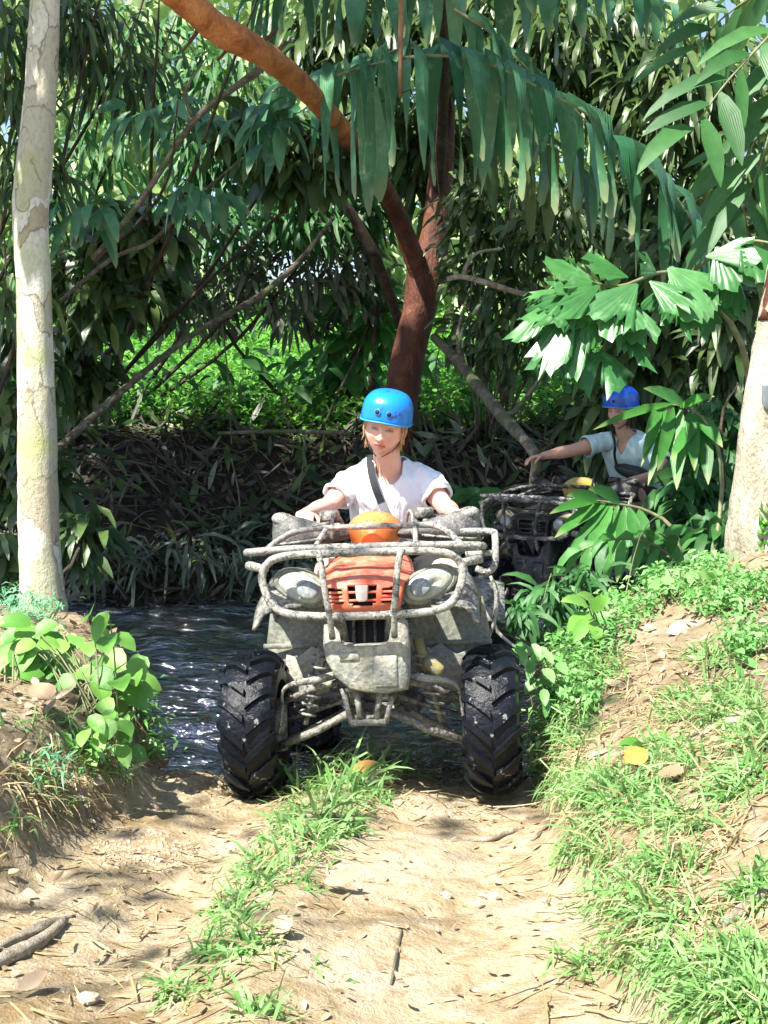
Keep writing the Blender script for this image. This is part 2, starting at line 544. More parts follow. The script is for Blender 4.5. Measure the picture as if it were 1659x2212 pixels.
# foliage
M['leaf_palm'] = leaf_mat('palm_leaf_blue_green', (.030, .135, .052), (.13, .33, .165), .28, .26, tip=(.25, .28, .14), wear=(.20, .38, .25), spot=(.16, .13, .06))
M['leaf_fish'] = leaf_mat('fishtail_leaf', (.032, .15, .038), (.10, .30, .085), .34, .3, wear=(.18, .38, .17))
M['leaf_lance'] = leaf_mat('lance_leaf', (.035, .16, .030), (.10, .34, .06), .42, .35, tip=(.32, .36, .14))
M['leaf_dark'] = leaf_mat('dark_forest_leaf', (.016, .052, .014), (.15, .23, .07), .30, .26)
M['leaf_grey'] = leaf_mat('grey_green_leaf', (.07, .10, .06), (.24, .28, .20), .5, .2)
M['leaf_weed'] = leaf_mat('bank_weed_leaf', (.10, .32, .06), (.30, .56, .20), .45, .3)
M['leaf_under'] = leaf_mat('understorey_leaf', (.03, .12, .03), (.09, .26, .07), .45, .35)
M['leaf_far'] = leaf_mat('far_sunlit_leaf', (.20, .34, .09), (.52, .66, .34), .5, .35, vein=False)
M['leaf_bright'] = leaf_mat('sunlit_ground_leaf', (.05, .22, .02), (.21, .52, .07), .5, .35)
M['leaf_broad'] = leaf_mat('broad_weed_leaf', (.085, .27, .035), (.24, .48, .09), .42, .3, wear=(.30, .50, .14))
M['leaf_fern'] = leaf_mat('feathery_weed_leaf', (.10, .36, .16), (.26, .58, .32), .5, .3, vein=False)
M['grass'] = leaf_mat('grass_blade', (.10, .27, .05), (.32, .52, .20), .5, .3, tip=(.45, .45, .22), vein=False)
M['drygrass'] = leaf_mat('dry_grass', (.26, .20, .09), (.55, .46, .26), .7, .2, vein=False)
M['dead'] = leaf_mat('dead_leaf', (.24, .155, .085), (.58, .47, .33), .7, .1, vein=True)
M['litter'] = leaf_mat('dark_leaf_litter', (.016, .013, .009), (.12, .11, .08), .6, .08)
M['yellow_leaf'] = leaf_mat('yellow_leaf', (.55, .30, .06), (.75, .48, .12), .5, .3, wear=(.5, .18, .06))
M['wood_red'] = bark('red_brown_bark', (.045, .013, .007), (.105, .030, .014), (.20, .070, .032), 7, (1, 1, .45), .8, rough=.65)
M['wood_orange'] = bark('orange_bark', (.28, .085, .022), (.50, .18, .05), (.64, .28, .10), 7, (1, 1, 1), .6, rough=.6)
M['wood_branch'] = bark('grey_branch_bark', (.07, .06, .04), (.16, .14, .10), (.30, .27, .20), 14, (1, 1, 1), .9, lich=(.11, .15, .05))
M['wood_pale'] = bark('bleached_dead_wood', (.22, .18, .12), (.42, .36, .27), (.60, .54, .43), 22, (1, 1, 1), .9)
M['wood_dark'] = bark('dark_wet_wood', (.02, .015, .01), (.05, .035, .022), (.10, .07, .05), 10, (1, 1, 1), .5)
M['bark_pale'] = pale_bark('flaking_pale_bark')
M['bark_cream'] = bark('mottled_cream_bark', (.25, .22, .15), (.40, .36, .27), (.54, .51, .41), 9, (1, 1, .5), 1.0, lich=(.58, .57, .50))
M['crumb'] = bark('dry_earth_chip', (.26, .19, .11), (.40, .32, .22), (.55, .47, .36), 25, (1, 1, 1), .4)
M['stone'] = bark('dusty_stone', (.30, .26, .20), (.44, .38, .30), (.56, .50, .41), 10, (1, 1, 1), .4)
M['grey_metal'] = plain('painted_grey_plate', (.16, .19, .21), .5, .2, .2)

def ground_mat():
    m, t, b = new_mat('bare_earth')
    n1 = noise_node(t, 1.6, 6, .6)
    n2 = noise_node(t, 14, 8, .68, dist=.3)
    n3 = noise_node(t, 85, 5, .6)
    c = ramp(t, n1.outputs['Fac'], [(.34, (.22, .158, .078)), (.5, (.35, .272, .16)), (.66, (.48, .405, .29))]).outputs['Color']
    c = mixc(t, ramp(t, n2.outputs['Fac'], [(.46, (0, 0, 0)), (.64, (.55, .55, .55))]).outputs['Color'], c, (.52, .44, .33))
    c = mixc(t, ramp(t, n2.outputs['Fac'], [(.30, (.7, .7, .7)), (.44, (0, 0, 0))]).outputs['Color'], c, (.16, .095, .045))
    c = mixc(t, ramp(t, n3.outputs['Fac'], [(.30, (.5, .5, .5)), (.46, (0, 0, 0))]).outputs['Color'], c, (.14, .085, .04))
    # where the attribute says so: dark leaf mould of the far bank, wet mud at the water
    a = t.nodes.new('ShaderNodeAttribute'); a.attribute_name = 'tint'
    sep = t.nodes.new('ShaderNodeSeparateColor'); t.links.new(a.outputs['Color'], sep.inputs['Color'])
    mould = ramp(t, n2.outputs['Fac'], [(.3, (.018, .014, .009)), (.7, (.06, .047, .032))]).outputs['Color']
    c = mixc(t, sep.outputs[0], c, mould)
    green = ramp(t, n2.outputs['Fac'], [(.3, (.04, .10, .02)), (.7, (.08, .17, .03))]).outputs['Color']
    c = mixc(t, sep.outputs[1], c, green)
    humus = ramp(t, n2.outputs['Fac'], [(.3, (.10, .072, .040)), (.7, (.27, .215, .14))]).outputs['Color']
    c = mixc(t, sep.outputs[2], c, humus)
    t.links.new(c, b.inputs['Base Color'])
    b.inputs['Roughness'].default_value = .92
    b.inputs['Specular IOR Level'].default_value = .25
    ad = t.nodes.new('ShaderNodeMath'); ad.operation = 'MULTIPLY_ADD'
    t.links.new(n3.outputs['Fac'], ad.inputs[0]); ad.inputs[1].default_value = .35
    t.links.new(n2.outputs['Fac'], ad.inputs[2])
    bump(t, b, ad.outputs[0], .9, .03)
    return m
M['ground'] = ground_mat()

def water_mat():
    m, t, b = new_mat('dark_stream_water')
    b.inputs['Base Color'].default_value = (.006, .006, .006, 1)
    b.inputs['Roughness'].default_value = .05
    b.inputs['IOR'].default_value = 1.5
    b.inputs['Specular IOR Level'].default_value = 1.0
    n = noise_node(t, 5, 4, .55, vec_scale=(1, 2.6, 1), dist=.5)
    n2 = noise_node(t, 22, 3, .5, vec_scale=(1, 2.2, 1))
    ad = t.nodes.new('ShaderNodeMath'); ad.operation = 'MULTIPLY_ADD'
    t.links.new(n2.outputs['Fac'], ad.inputs[0]); ad.inputs[1].default_value = .22
    t.links.new(n.outputs['Fac'], ad.inputs[2])
    nrm = bump(t, b, ad.outputs[0], .8, .07)
    gl = t.nodes.new('ShaderNodeBsdfGlossy')
    gl.inputs['Color'].default_value = (.80, .82, .95, 1); gl.inputs['Roughness'].default_value = .06
    t.links.new(nrm, gl.inputs['Normal'])
    mx = t.nodes.new('ShaderNodeMixShader'); mx.inputs['Fac'].default_value = .27
    t.links.new(b.outputs['BSDF'], mx.inputs[1]); t.links.new(gl.outputs['BSDF'], mx.inputs[2])
    t.links.new(mx.outputs['Shader'], t.nodes['Material Output'].inputs['Surface'])
    return m
M['water'] = water_mat()
# ---------------------------------------------------------------- terrain
WATER_Z = -0.10
_yt = np.linspace(-60, 260, 6401)
_zt = np.interp(_yt, [-60, 0, 2, 3, 4, 4.9, 5.3, 5.8, 6.6, 8, 10.2, 10.9, 11.3, 12.1, 12.6, 14, 20, 28, 60, 260],
                [.3, .2, .17, .13, .07, 0, -.03, -.14, -.30, -.40, -.36, -.13, .25, 1.18, 1.32, 1.5, 2.45, 3.6, 7, 12])
_k = np.exp(-np.linspace(-2, 2, 9) ** 2); _k /= _k.sum()
_zt = np.convolve(np.pad(_zt, 4, mode='edge'), _k, mode='valid')

def eL(Y): return np.interp(Y, [0, 3, 4, 5, 6, 6.8, 7.3, 7.8, 8.3, 9], [-1.3, -1.02, -.90, -.80, -.92, -1.2, -1.6, -2.6, -6, -60])
def eR(Y): return np.interp(Y, [0, 3, 4.2, 5, 6, 6.5, 7, 7.5, 8, 8.6], [.6, .46, .49, .54, .66, .90, 1.32, 2.1, 5, 60])

def height(X, Y, fine=True):
    X = np.asarray(X, float); Y = np.asarray(Y, float)
    wob = .18 * fbm(X * 1.1, Y * 1.1, 3, 3)
    z = np.interp(Y + wob * smoothstep(5.2, 8, Y) * 2.2, _yt, _zt)
    near = 1 - smoothstep(5.6, 7.0, Y)
    # wheel ruts and the grassy hump between them
    cl = np.interp(Y, [2, 3, 5], [-.66, -.60, -.50]); cr = np.interp(Y, [2, 3, 5], [.12, .17, .39]); ch = np.interp(Y, [2, 3, 4, 5], [-.27, -.27, -.28, -.10])
    z = z - near * (.045 * np.exp(-((X - cl) / .16) ** 2) + .04 * np.exp(-((X - cr) / .2) ** 2) - .05 * np.exp(-((X - ch) / .14) ** 2))
    # left bank: a steep earth face
    e = eL(Y) + .12 * fbm(X * 2.3, Y * 2.3, 21, 3)
    d = e - X
    top = np.interp(Y, [0, 3, 4.5, 7, 8], [.30, .36, .42, .40, .2]) + .10 * np.clip(d - .4, 0, 3)
    zl = z + (np.maximum(top, z) - z) * smoothstep(0, .34, d)
    z = np.where(d > 0, zl, z)
    # right bank: a gentle slope with a small step at its foot
    e = eR(Y) + .12 * fbm(X * 2.1, Y * 2.1, 31, 3)
    d = X - e
    zb = np.interp(Y, [0, 3, 5, 6, 7], [.16, .10, .05, .20, .35])
    zr = np.maximum(z, zb + .13 * smoothstep(0, .16, d) + .40 * np.clip(d, 0, 1.1))
    z = np.where(d > 0, z + (zr - z) * smoothstep(0, .12, d), z)
    z = z + .05 * fbm(X * 1.7, Y * 1.7, 41, 3)
    z = z + .34 * np.exp(-(((X - 1.35) / .8) ** 2 + ((Y - 8.95) / .75) ** 2))
    if fine:
        z = z + .035 * fbm(X * 7, Y * 7, 51, 3) + .020 * fbm(X * 24, Y * 24, 61, 3)
        z = z + smoothstep(11, 11.6, Y) * .14 * fbm(X * 2.5, Y * 2.5, 71, 4)
    return z

def hz(x, y):
    return float(height(np.array([x]), np.array([y]))[0])

def axis(parts):
    a = []
    for lo, hi, st in parts:
        a.append(np.arange(lo, hi, st))
    return np.concatenate(a)
_gx = np.concatenate([-np.geomspace(200, 3.0, 46)[:-1], axis([(-3, -1.5, .05), (-1.5, 1.5, .022), (1.5, 3, .05)]), np.geomspace(3.0, 200, 46)])
_gy = np.concatenate([-np.geomspace(60, .5, 16), axis([(0, 2.2, .15), (2.2, 5.6, .022), (5.6, 7.6, .04), (7.6, 13, .09)]), np.geomspace(13, 260, 60)])
GX, GY = np.meshgrid(_gx, _gy)
GZ = height(GX, GY)
_n, _m = len(_gx), len(_gy)
_i = (np.arange(_m - 1)[:, None] * _n + np.arange(_n - 1)[None, :]).ravel()
_F = np.stack([_i, _i + 1, _i + _n + 1, _i + _n], 1)
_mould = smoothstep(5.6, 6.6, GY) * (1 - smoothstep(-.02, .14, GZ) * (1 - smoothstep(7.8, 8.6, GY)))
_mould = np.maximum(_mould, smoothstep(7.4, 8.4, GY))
_grn = smoothstep(12.3, 13.2, GY + .6 * fbm(GX, GY, 81, 2))
_hum = np.maximum(smoothstep(-.02, .25, GX - eR(GY) - .25 * fbm(GX * 3, GY * 3, 14, 3)), smoothstep(-.05, .2, eL(GY) - GX)) * np.clip(.62 + 1.1 * fbm(GX * 2.4, GY * 2.4, 15, 3), 0, 1) * (GY < 9)
_hum = _hum * (1 - .8 * smoothstep(4.2, 3.0, GY) * (GX > 0)) 
ground_me = np_mesh('ground', np.stack([GX, GY, GZ], -1), _F, True, np.stack([_mould.ravel(), _grn.ravel(), _hum.ravel()], 1))
tag(link('ground', ground_me, M['ground']), kind='structure')

# the stream: a sheet with real ripples
_wx = np.concatenate([np.arange(-14, -4, .3), np.arange(-4, 3, .038), np.arange(3, 14, .3)]); _wy = np.arange(5.25, 11.9, .026)
WX, WY = np.meshgrid(_wx, _wy)
WZ = WATER_Z + .05 * fbm(WX * 1.6, WY * 3.4, 5, 3) + .12 * fbm(WX * 3.0 + .6 * WY, WY * 8.0, 9, 3)
_n, _m = len(_wx), len(_wy)
_i = (np.arange(_m - 1)[:, None] * _n + np.arange(_n - 1)[None, :]).ravel()
tag(link('stream_water', np_mesh('stream_water', np.stack([WX, WY, WZ], -1), np.stack([_i, _i + 1, _i + _n + 1, _i + _n], 1)), M['water']), kind='structure')
# ---------------------------------------------------------------- quad bikes
def grid_panel(fn, nu, nv, keep=None):
    """A sheet fn(u, v) -> point, with cells left out where keep(u, v) is false."""
    V = [fn(i / nu, j / nv) for j in range(nv + 1) for i in range(nu + 1)]
    F = []
    for j in range(nv):
        for i in range(nu):
            if keep is None or keep((i + .5) / nu, (j + .5) / nv):
                a = j * (nu + 1) + i
                F.append((a, a + 1, a + nu + 2, a + nu + 1))
    return V, F

def lerp_tab(t, tab):
    xs = [q[0] for q in tab]
    return [float(np.interp(t, xs, [q[1][k] for q in tab])) for k in range(len(tab[0][1]))]

def make_wheel(root, x, y, rad, wid, side):
    wr = empty('wheel', (x, y, rad)); wr.parent = root
    prof = [(-.62, .55), (-.98, .62), (-1.0, .76), (-.90, .90), (-.55, .965), (0, .975), (.55, .965), (.90, .90), (1.0, .76), (.98, .62), (.62, .55)]
    hw = wid / 2
    mb = MB()
    NA = 48
    rings = []
    for k in range(NA):
        a = 2 * math.pi * k / NA
        rings.append([(p * hw, rad * r * math.cos(a), rad * r * math.sin(a)) for p, r in prof])
    V = [p for r_ in rings for p in r_]
    n = len(prof)
    F = []
    for k in range(NA):
        for j in range(n - 1):
            F.append((k * n + j, k * n + j + 1, ((k + 1) % NA) * n + j + 1, ((k + 1) % NA) * n + j))
    mb.add(V, F)
    def rsurf(q):
        return rad * float(np.interp(abs(q), [0, .55, .90, 1.0], [.975, .965, .90, .80]))
    NL = 17
    for k in range(NL):
        for sd in (-1, 1):
            a0 = 2 * math.pi * (k + (.5 if sd > 0 else 0)) / NL
            V, F = [], []
            S = 5
            for s_ in range(S):
                t = s_ / (S - 1)
                q = sd * (.03 + .98 * t)
                ang = a0 - .30 * t
                hwid = .060 + .02 * t
                rb = rsurf(q) - .004
                rt = rsurf(q) + .019 - .004 * t
                for (da, rr) in ((-hwid, rb), (-hwid * .72, rt), (hwid * .72, rt), (hwid, rb)):
                    xx = q * hw + (sd * .006 if (rr == rt and t > .9) else 0)
                    V.append((xx, rr * math.cos(ang + da), rr * math.sin(ang + da)))
            for s_ in range(S - 1):
                for j in range(3):
                    F.append((s_ * 4 + j, s_ * 4 + j + 1, s_ * 4 + j + 5, s_ * 4 + j + 4))
            F.append((0, 1, 2, 3)); F.append(tuple(range(4 * (S - 1), 4 * S))[::-1])
            mb.add(V, F)
    ty = mb.build('tyre', M['tyre'], wr)
    flat_shade_by_angle(ty, 30)
    rm = MB()
    pr = [(-.6, .56), (-.62, .60), (-.5, .55), (-.45, .50), (.30, .48), (.34, .22), (.42, .20), (.42, .02)]
    rings = [[(side * p * hw, rad * r * math.cos(2 * math.pi * k / 28), rad * r * math.sin(2 * math.pi * k / 28)) for p, r in pr] for k in range(29)]
    rm.loft(rings, cap=False, closed_ring=False)
    for k in range(4):
        a = math.pi / 4 + k * math.pi / 2
        rm.tube([(side * .36 * hw, rad * .34 * math.cos(a), rad * .34 * math.sin(a)), (side * .50 * hw, rad * .34 * math.cos(a), rad * .34 * math.sin(a))], .012, 8)
    rm.build('rim', M['steel'], wr)
    return wr

def make_atv(name, hoodm, cowlm, badge=True, loc=(0, 0, 0), rot=(0, 0, 0), rackm=None):
    RK = rackm or M['rack']
    FL, SK, ST, LN, BK = (M['flap'], M['skid'], M['steel'], M['lens'], M['black']) if rackm is None else (M['shadeblack'], M['shadeblack'], M['shadeblack'], M['shadelens'], M['shadeblack'])  # second set: darker copies that carry the rear bike's shade
    t = empty(name, loc, rot)
    for sx in (-1, 1):
        make_wheel(t, sx * .445, 0, .268, .20, sx)
        make_wheel(t, sx * .42, 1.17, .262, .25, sx)
    # ---- bull bar: the big loop, two uprights, the stubs that run down to the bash plate
    lp = [(-.358, .80), (-.350, .862), (-.285, .897), (-.12, .905), (.12, .905), (.285, .897), (.350, .862), (.358, .80), (.322, .722), (.25, .690), (.10, .681), (-.10, .681), (-.25, .690), (-.322, .722)]
    def bend(x): return -.315 + .34 * max(0, abs(x) - .16) ** 1.3
    b = MB()
    b.tube([(x, bend(x), z) for x, z in lp], .0145, 12, closed=True, sub=5, jit=.07)
    bar = b.build('bull_bar', RK, t)
    for sx in (-1, 1):
        MB().tube([(sx * .148, -.325, .915), (sx * .135, -.335, .85), (sx * .125, -.335, .76), (sx * .115, -.325, .69), (sx * .112, -.28, .60)], .012, 10, sub=3, jit=.08).build('upright_bar', RK, bar)
        MB().tube([(sx * .345, -.27, .855), (sx * .39, -.24, .862), (sx * .42, -.20, .868)], [.014, .016, .018], 10, jit=.06).build('side_stub', RK, bar)
    # ---- front rack
    r_ = MB()
    r_.tube([(-.43, -.19, .915), (-.40, -.22, .918), (-.2, -.235, .925), (.2, -.235, .925), (.40, -.22, .918), (.43, -.16, .915), (.43, .16, .915)], .0135, 12, sub=4, jit=.08)
    r_.tube([(-.43, -.19, .915), (-.435, .0, .915), (-.43, .17, .915)], .0135, 12, sub=3, jit=.08)
    r_.tube([(-.42, .15, .918), (.43, .15, .918)], .013, 10, jit=.06)
    rack = r_.build('front_rack', RK, t)
    for y in (-.06,):
        MB().tube([(-.425, y, .918), (-.2, y, .925), (.2, y, .925), (.425, y, .918)], .011, 10, sub=2, jit=.08).build('rack_bar', RK, rack)
    MB().tube([(-.36, -.16, .925), (-.33, -.02, .965), (-.27, .07, .995), (-.12, .10, 1.003), (.15, .10, 1.003), (.25, .08, .998), (.31, 0, .965), (.35, -.14, .925)], .012, 12, sub=5, jit=.08).build('rack_hoop', RK, rack)
    for sx in (-.17, .17):
        MB().tube([(sx, .10, 1.0), (sx * 1.05, .0, .97), (sx * 1.1, -.14, .925)], .010, 8, sub=3, jit=.08).build('rack_stay', RK, rack)
    MB().tube([(.34, .18, .975), (.46, .17, .970), (.475, .13, .95), (.475, .11, .90), (.47, .10, .84), (.44, .09, .815), (.40, .10, .83)], .0135, 10, sub=4, jit=.06).build('side_hoop', RK, rack)
    MB().tube([(.36, .10, .885), (.475, .11, .888)], .012, 10, jit=.06).build('side_hoop_bar', RK, rack)
    # ---- hood and grille, one moulded panel with open slots
    tab = [(.118, -.240, .684), (.130, -.275, .700), (.142, -.290, .745), (.150, -.285, .790), (.165, -.245, .822), (.172, -.165, .856), (.155, -.03, .895), (.125, .13, .925)]
    tabs = catmull([np.array(q) for q in tab], 24)
    def hood(u, v):
        q = v * (len(tabs) - 1); i0 = min(int(q), len(tabs) - 2)
        hw, y, z = tabs[i0] + (tabs[i0 + 1] - tabs[i0]) * (q - i0)
        x = (u * 2 - 1)
        crease = .010 * math.exp(-((abs(x) - .62) / .12) ** 2) * smoothstep(.45, .7, np.float64(v))
        return (x * hw, y + .05 * x * x * (1 if v < .7 else .4), z + float(crease) - .03 * x * x * float(smoothstep(.4, .8, np.float64(v))))
    def keep(u, v):
        x, q = abs(u * 2 - 1), v
        if x < .37 and .175 < q < .43 and not (q < .205 and x > .28): return False
        if .48 < x < .90 and .205 < q < .375 + .06 * (x - .5) and not (.28 < q < .30): return False
        return True
    V, F = grid_panel(hood, 44, 66, keep)
    hd = MB().add(V, F).build('hood', hoodm, t)
    m = hd.modifiers.new('thick', 'SOLIDIFY'); m.thickness = .012; m.offset = -1
    MB().box((0, -.20, .75), (.25, .05, .12), bev=.01).build('grille_backing', M['dark'], hd)
    for q, z in enumerate((.733, .762)):
        MB().box((0, -.268, z), (.24, .02, .009), bev=.002).build('grille_slat', hoodm, hd)
    if badge:
        MB().slab([(-.023, -.305, .788), (.023, -.305, .788), (.019, -.307, .735), (.010, -.307, .729), (-.010, -.307, .729), (-.019, -.307, .735)], (0, .03, 0)).build('badge_plate', M['plate'], hd, bevel=.004)
    # ---- headlights: teardrop housings in the corners of the bull bar
    for sx in (-1, 1):
        o = []
        N = 26
        for k in range(N):
            a = 2 * math.pi * k / N
            rx, rz = .098, .054
            x = rx * math.cos(a); z = rz * math.sin(a) * (1 - .35 * math.cos(a) * (1 if math.sin(a) > 0 else -1) * -1 * .6)
            tl = .30
            x, z = x * math.cos(tl) - z * math.sin(tl), x * math.sin(tl) + z * math.cos(tl)
            o.append((x, z))
        cx, cz, cy = .232, .782, -.185
        rings = []
        for (s_, yy) in ((1.16, .10), (1.18, .0), (1.08, -.018), (.96, -.012)):
            rings.append([(sx * (cx + p[0] * s_), cy + yy + .22 * max(0, cx + p[0] - .18), cz + p[1] * s_) for p in o])
        hous = MB().loft(rings, cap=True).build('headlight', FL, t)
        rings = []
        for (s_, yy) in ((.97, -.008), (.9, -.022), (.7, -.036), (.4, -.044), (.05, -.047)):
            rings.append([(sx * (cx + p[0] * s_), cy + yy + .22 * max(0, cx + p[0] - .18), cz + p[1] * s_) for p in o])
        MB().loft(rings, cap=True).build('lens', LN, hous)
        MB().ellipsoid((sx * (cx - .028), cy - .040, cz - .010), (.040, .013, .034), rot=(0, -sx * .3, -sx * .12)).build('reflector', M['bulb'], hous)
        MB().tube([(sx * (cx + p[0] * .99), cy - .014 + .22 * max(0, cx + p[0] - .18), cz + p[1] * .99) for p in o], .0055, 8, closed=True).build('lens_rim', FL, hous)
    # ---- front mudguards
    for sx in (-1, 1):
        def fend(u, v):
            x = .235 + .175 * u
            a = R(50 + 88 * v)
            rz = .575 - .05 * u * u; ry = .33 + .03 * u
            k = 1 - .10 * smoothstep(.75, 1, np.float64(u)) * 1.0
            return (sx * x, -ry * math.cos(a) + .02, .27 + rz * math.sin(a) * float(k))
        V, F = grid_panel(fend, 12, 22)
        f_ = MB().add(V, F).build('mudguard', BK, t)
        m = f_.modifiers.new('thick', 'SOLIDIFY'); m.thickness = .012; m.offset = 0
        # the plate behind the wheel
        s_ = MB().slab([(sx * .13, .20, .70), (sx * .42, .24, .72), (sx * .445, .25, .56), (sx * .425, .24, .46), (sx * .36, .22, .36), (sx * .22, .20, .345), (sx * .15, .20, .40)], (0, .02, 0)).build('splash_plate', FL, t, bevel=.008)
        MB().box((sx * .30, .205, .545), (.30, .012, .02), bev=.003).build('plate_rib', FL, s_)
        MB().slab([(sx * .17, .165, .50), (sx * .25, .165, .545), (sx * .31, .165, .50), (sx * .355, .165, .515), (sx * .36, .165, .38), (sx * .27, .165, .345), (sx * .19, .165, .36)], (0, .02, 0)).build('mud_cake', SK, s_, bevel=.006)
    # rag of plastic and a loose strap hanging off the right mudguard
    MB().tube([(.455, -.02, .80), (.475, -.03, .74), (.468, -.03, .66), (.452, -.035, .60), (.445, -.03, .57)], [.018, .024, .020, .013, .004], 8, sub=4, jit=.15, flat=.4).build('torn_flap', RK, t)
    MB().tube([(.46, -.03, .64), (.475, -.03, .595), (.51, -.03, .56), (.54, -.03, .535)], [.006, .007, .006, .005], 8, sub=4).build('loose_strap', RK, t)
    # ---- bash plate, with the notch at its top, and the cage under it
    ol = [(-.152, .645), (-.118, .648), (-.108, .60), (-.082, .578), (-.03, .573), (.05, .575), (.09, .583), (.108, .61), (.116, .655), (.135, .668), (.152, .645), (.158, .56), (.156, .46), (.146, .405), (.07, .392), (.0, .398), (-.06, .41), (-.115, .455), (-.15, .52), (-.157, .58)]
    rings = []
    c0 = np.array([0, .51])
    for (k, y) in ((1.0, -.165), (1.0, -.205), (.95, -.222), (.80, -.232)):
        rings.append([(*((np.array(p) - c0) * k + c0),) for p in ol])
        rings[-1] = [(p[0], y + .25 * p[0] ** 2, p[1]) for p in rings[-1]]
    bp = MB().loft(rings).build('bash_plate', SK, t)
    flat_shade_by_angle(bp, 40)
    MB().box((.072, -.232, .475), (.085, .012, .115), bev=.01).build('plate_boss', SK, bp)
    MB().box((-.06, -.232, .53), (.075, .012, .03), bev=.008).build('plate_boss', SK, bp)
    cg = MB()
    for sx in (-1, 1):
        cg.tube([(sx * .095, -.17, .41), (sx * .062, -.19, .285)], .010, 8)
        cg.tube([(sx * .045, -.17, .41), (sx * .030, -.185, .30)], .012, 8)
    cg.tube([(-.064, -.19, .288), (.064, -.19, .288)], .012, 8)
    cg.tube([(-.060, -.15, .30), (.060, -.15, .30)], .012, 8)
    cg.build('winch_cage', ST, t)
    # radiator and frame between
    ra = MB().box((0, -.02, .56), (.24, .05, .20), bev=.01).build('radiator', M['dark'], t)
    for k in range(6):
        MB().box((-.10 + .04 * k, -.05, .60), (.010, .02, .12)).build('radiator_fin', BK, ra)
    for sx in (-1, 1):
        MB().tube([(sx * .09, -.22, .70), (sx * .085, -.10, .55), (sx * .075, .05, .34), (sx * .09, .6, .30), (sx * .10, 1.1, .40)], .016, 8, sub=3).build('frame_rail', ST, t)
    # ---- suspension
    for sx in (-1, 1):
        a = MB().tube([(sx * .075, -.10, .315), (sx * .20, -.08, .25), (sx * .355, -.02, .185)], .0155, 10).tube([(sx * .075, .14, .315), (sx * .355, .01, .185)], .014, 10)
        a.build('lower_arm', ST, t)
        MB().tube([(sx * .11, -.08, .43), (sx * .22, -.06, .40), (sx * .35, 0, .345)], .013, 10).tube([(sx * .11, .10, .43), (sx * .35, .02, .345)], .012, 8).build('upper_arm', ST, t)
        MB().tube([(sx * .35, 0, .165), (sx * .362, .0, .27), (sx * .35, .01, .36)], [.022, .034, .02], 10).build('steering_knuckle', ST, t)
        MB().tube([(sx * .05, .10, .36), (sx * .34, .09, .27)], .009, 8).build('tie_rod', ST, t)
        p0, p1 = Vector((sx * .175, -.02, .575)), Vector((sx * .255, -.03, .265))
        sh = MB().tube([p0, p0.lerp(p1, .45)], .021, 12).tube([p0.lerp(p1, .4), p1], .010, 10).build('shock_absorber', M['shock'] if sx > 0 else ST, t)
        hel = []
        for k in range(66):
            q = k / 65
            c = p0.lerp(p1, .12 + .78 * q)
            an = q * 2 * math.pi * 7
            hel.append((c.x + .031 * math.cos(an), c.y + .031 * math.sin(an), c.z))
        MB().tube(hel, .0055, 6).build('coil_spring', RK, sh)
        MB().tube([(sx * .12, -.10, .46), (sx * .20, -.14, .44), (sx * .27, -.13, .43), (sx * .325, -.10, .40), (sx * .335, -.08, .32), (sx * .35, -.07, .24)], [.012, .014, .012, .007, .006, .006], 8, sub=4, jit=.1).build('brake_hose', RK, t)
    MB().box((.235, -.055, .475), (.085, .06, .05), rot=(0, .75, 0), bev=.012).build('shock_reservoir', M['shock'], t)
    # ---- engine, footwells, body, seat
    eg = MB().box((0, .55, .42), (.26, .40, .26), bev=.03).box((0, .55, .60), (.16, .26, .16), bev=.03).box((0, .52, .27), (.30, .50, .06), bev=.02)
    eg.build('engine', ST, t)
    for sx in (-1, 1):
        MB().box((sx * .28, .56, .31), (.22, .46, .03), bev=.01).build('footrest', BK, t)
        def rf(u, v):
            x = .20 + .30 * u
            a = R(40 + 110 * v)
            return (sx * x, 1.17 - .36 * math.cos(a), .27 + .52 * math.sin(a) * (1 - .08 * u * u))
        V, F = grid_panel(rf, 8, 16)
        f_ = MB().add(V, F).build('rear_mudguard', BK, t)
        m = f_.modifiers.new('thick', 'SOLIDIFY'); m.thickness = .012
    def ring(cx, cy, cz, rx, rz, n=16, p=2.6):
        out = []
        for k in range(n):
            a = 2 * math.pi * k / n
            c, s_ = math.cos(a), math.sin(a)
            out.append((cx + rx * abs(c) ** (2 / p) * math.copysign(1, c), cy, cz + rz * abs(s_) ** (2 / p) * math.copysign(1, s_)))
        return out
    MB().loft([ring(0, .12, .84, .09, .06), ring(0, .25, .84, .13, .09), ring(0, .42, .82, .14, .10), ring(0, .60, .77, .12, .08), ring(0, .70, .74, .10, .05)]).build('fuel_tank_cover', hoodm, t)
    MB().loft([ring(0, .60, .75, .09, .05), ring(0, .68, .77, .13, .06), ring(0, .95, .77, .15, .06), ring(0, 1.25, .80, .15, .06), ring(0, 1.38, .81, .12, .04)]).build('seat', M['seat'], t)
    rr = MB()
    rr.tube([(-.38, 1.12, .90), (.38, 1.12, .90), (.40, 1.5, .90), (-.40, 1.5, .90)], .014, 10, closed=True)
    rrk = rr.build('rear_rack', RK, t)
    for y in (1.22, 1.32, 1.42):
        MB().tube([(-.385, y, .90), (.385, y, .90)], .010, 8).build('rack_bar', RK, rrk)
    for sx in (-1, 1):
        MB().tube([(sx * .3, 1.2, .90), (sx * .25, 1.2, .74)], .012, 8).build('rack_stay', RK, rrk)
    # ---- steering: stem, bar, grips, levers, hand guards, the moulded cover in the middle
    hb = MB().tube([(-.36, .42, 1.035), (-.20, .36, 1.03), (-.10, .28, .99), (0, .26, .975), (.10, .28, .99), (.20, .36, 1.03), (.36, .42, 1.035)], .012, 10, sub=4).tube([(0, .12, .62), (0, .27, .98)], .02, 10)
    hb = hb.build('handlebar', BK, t)
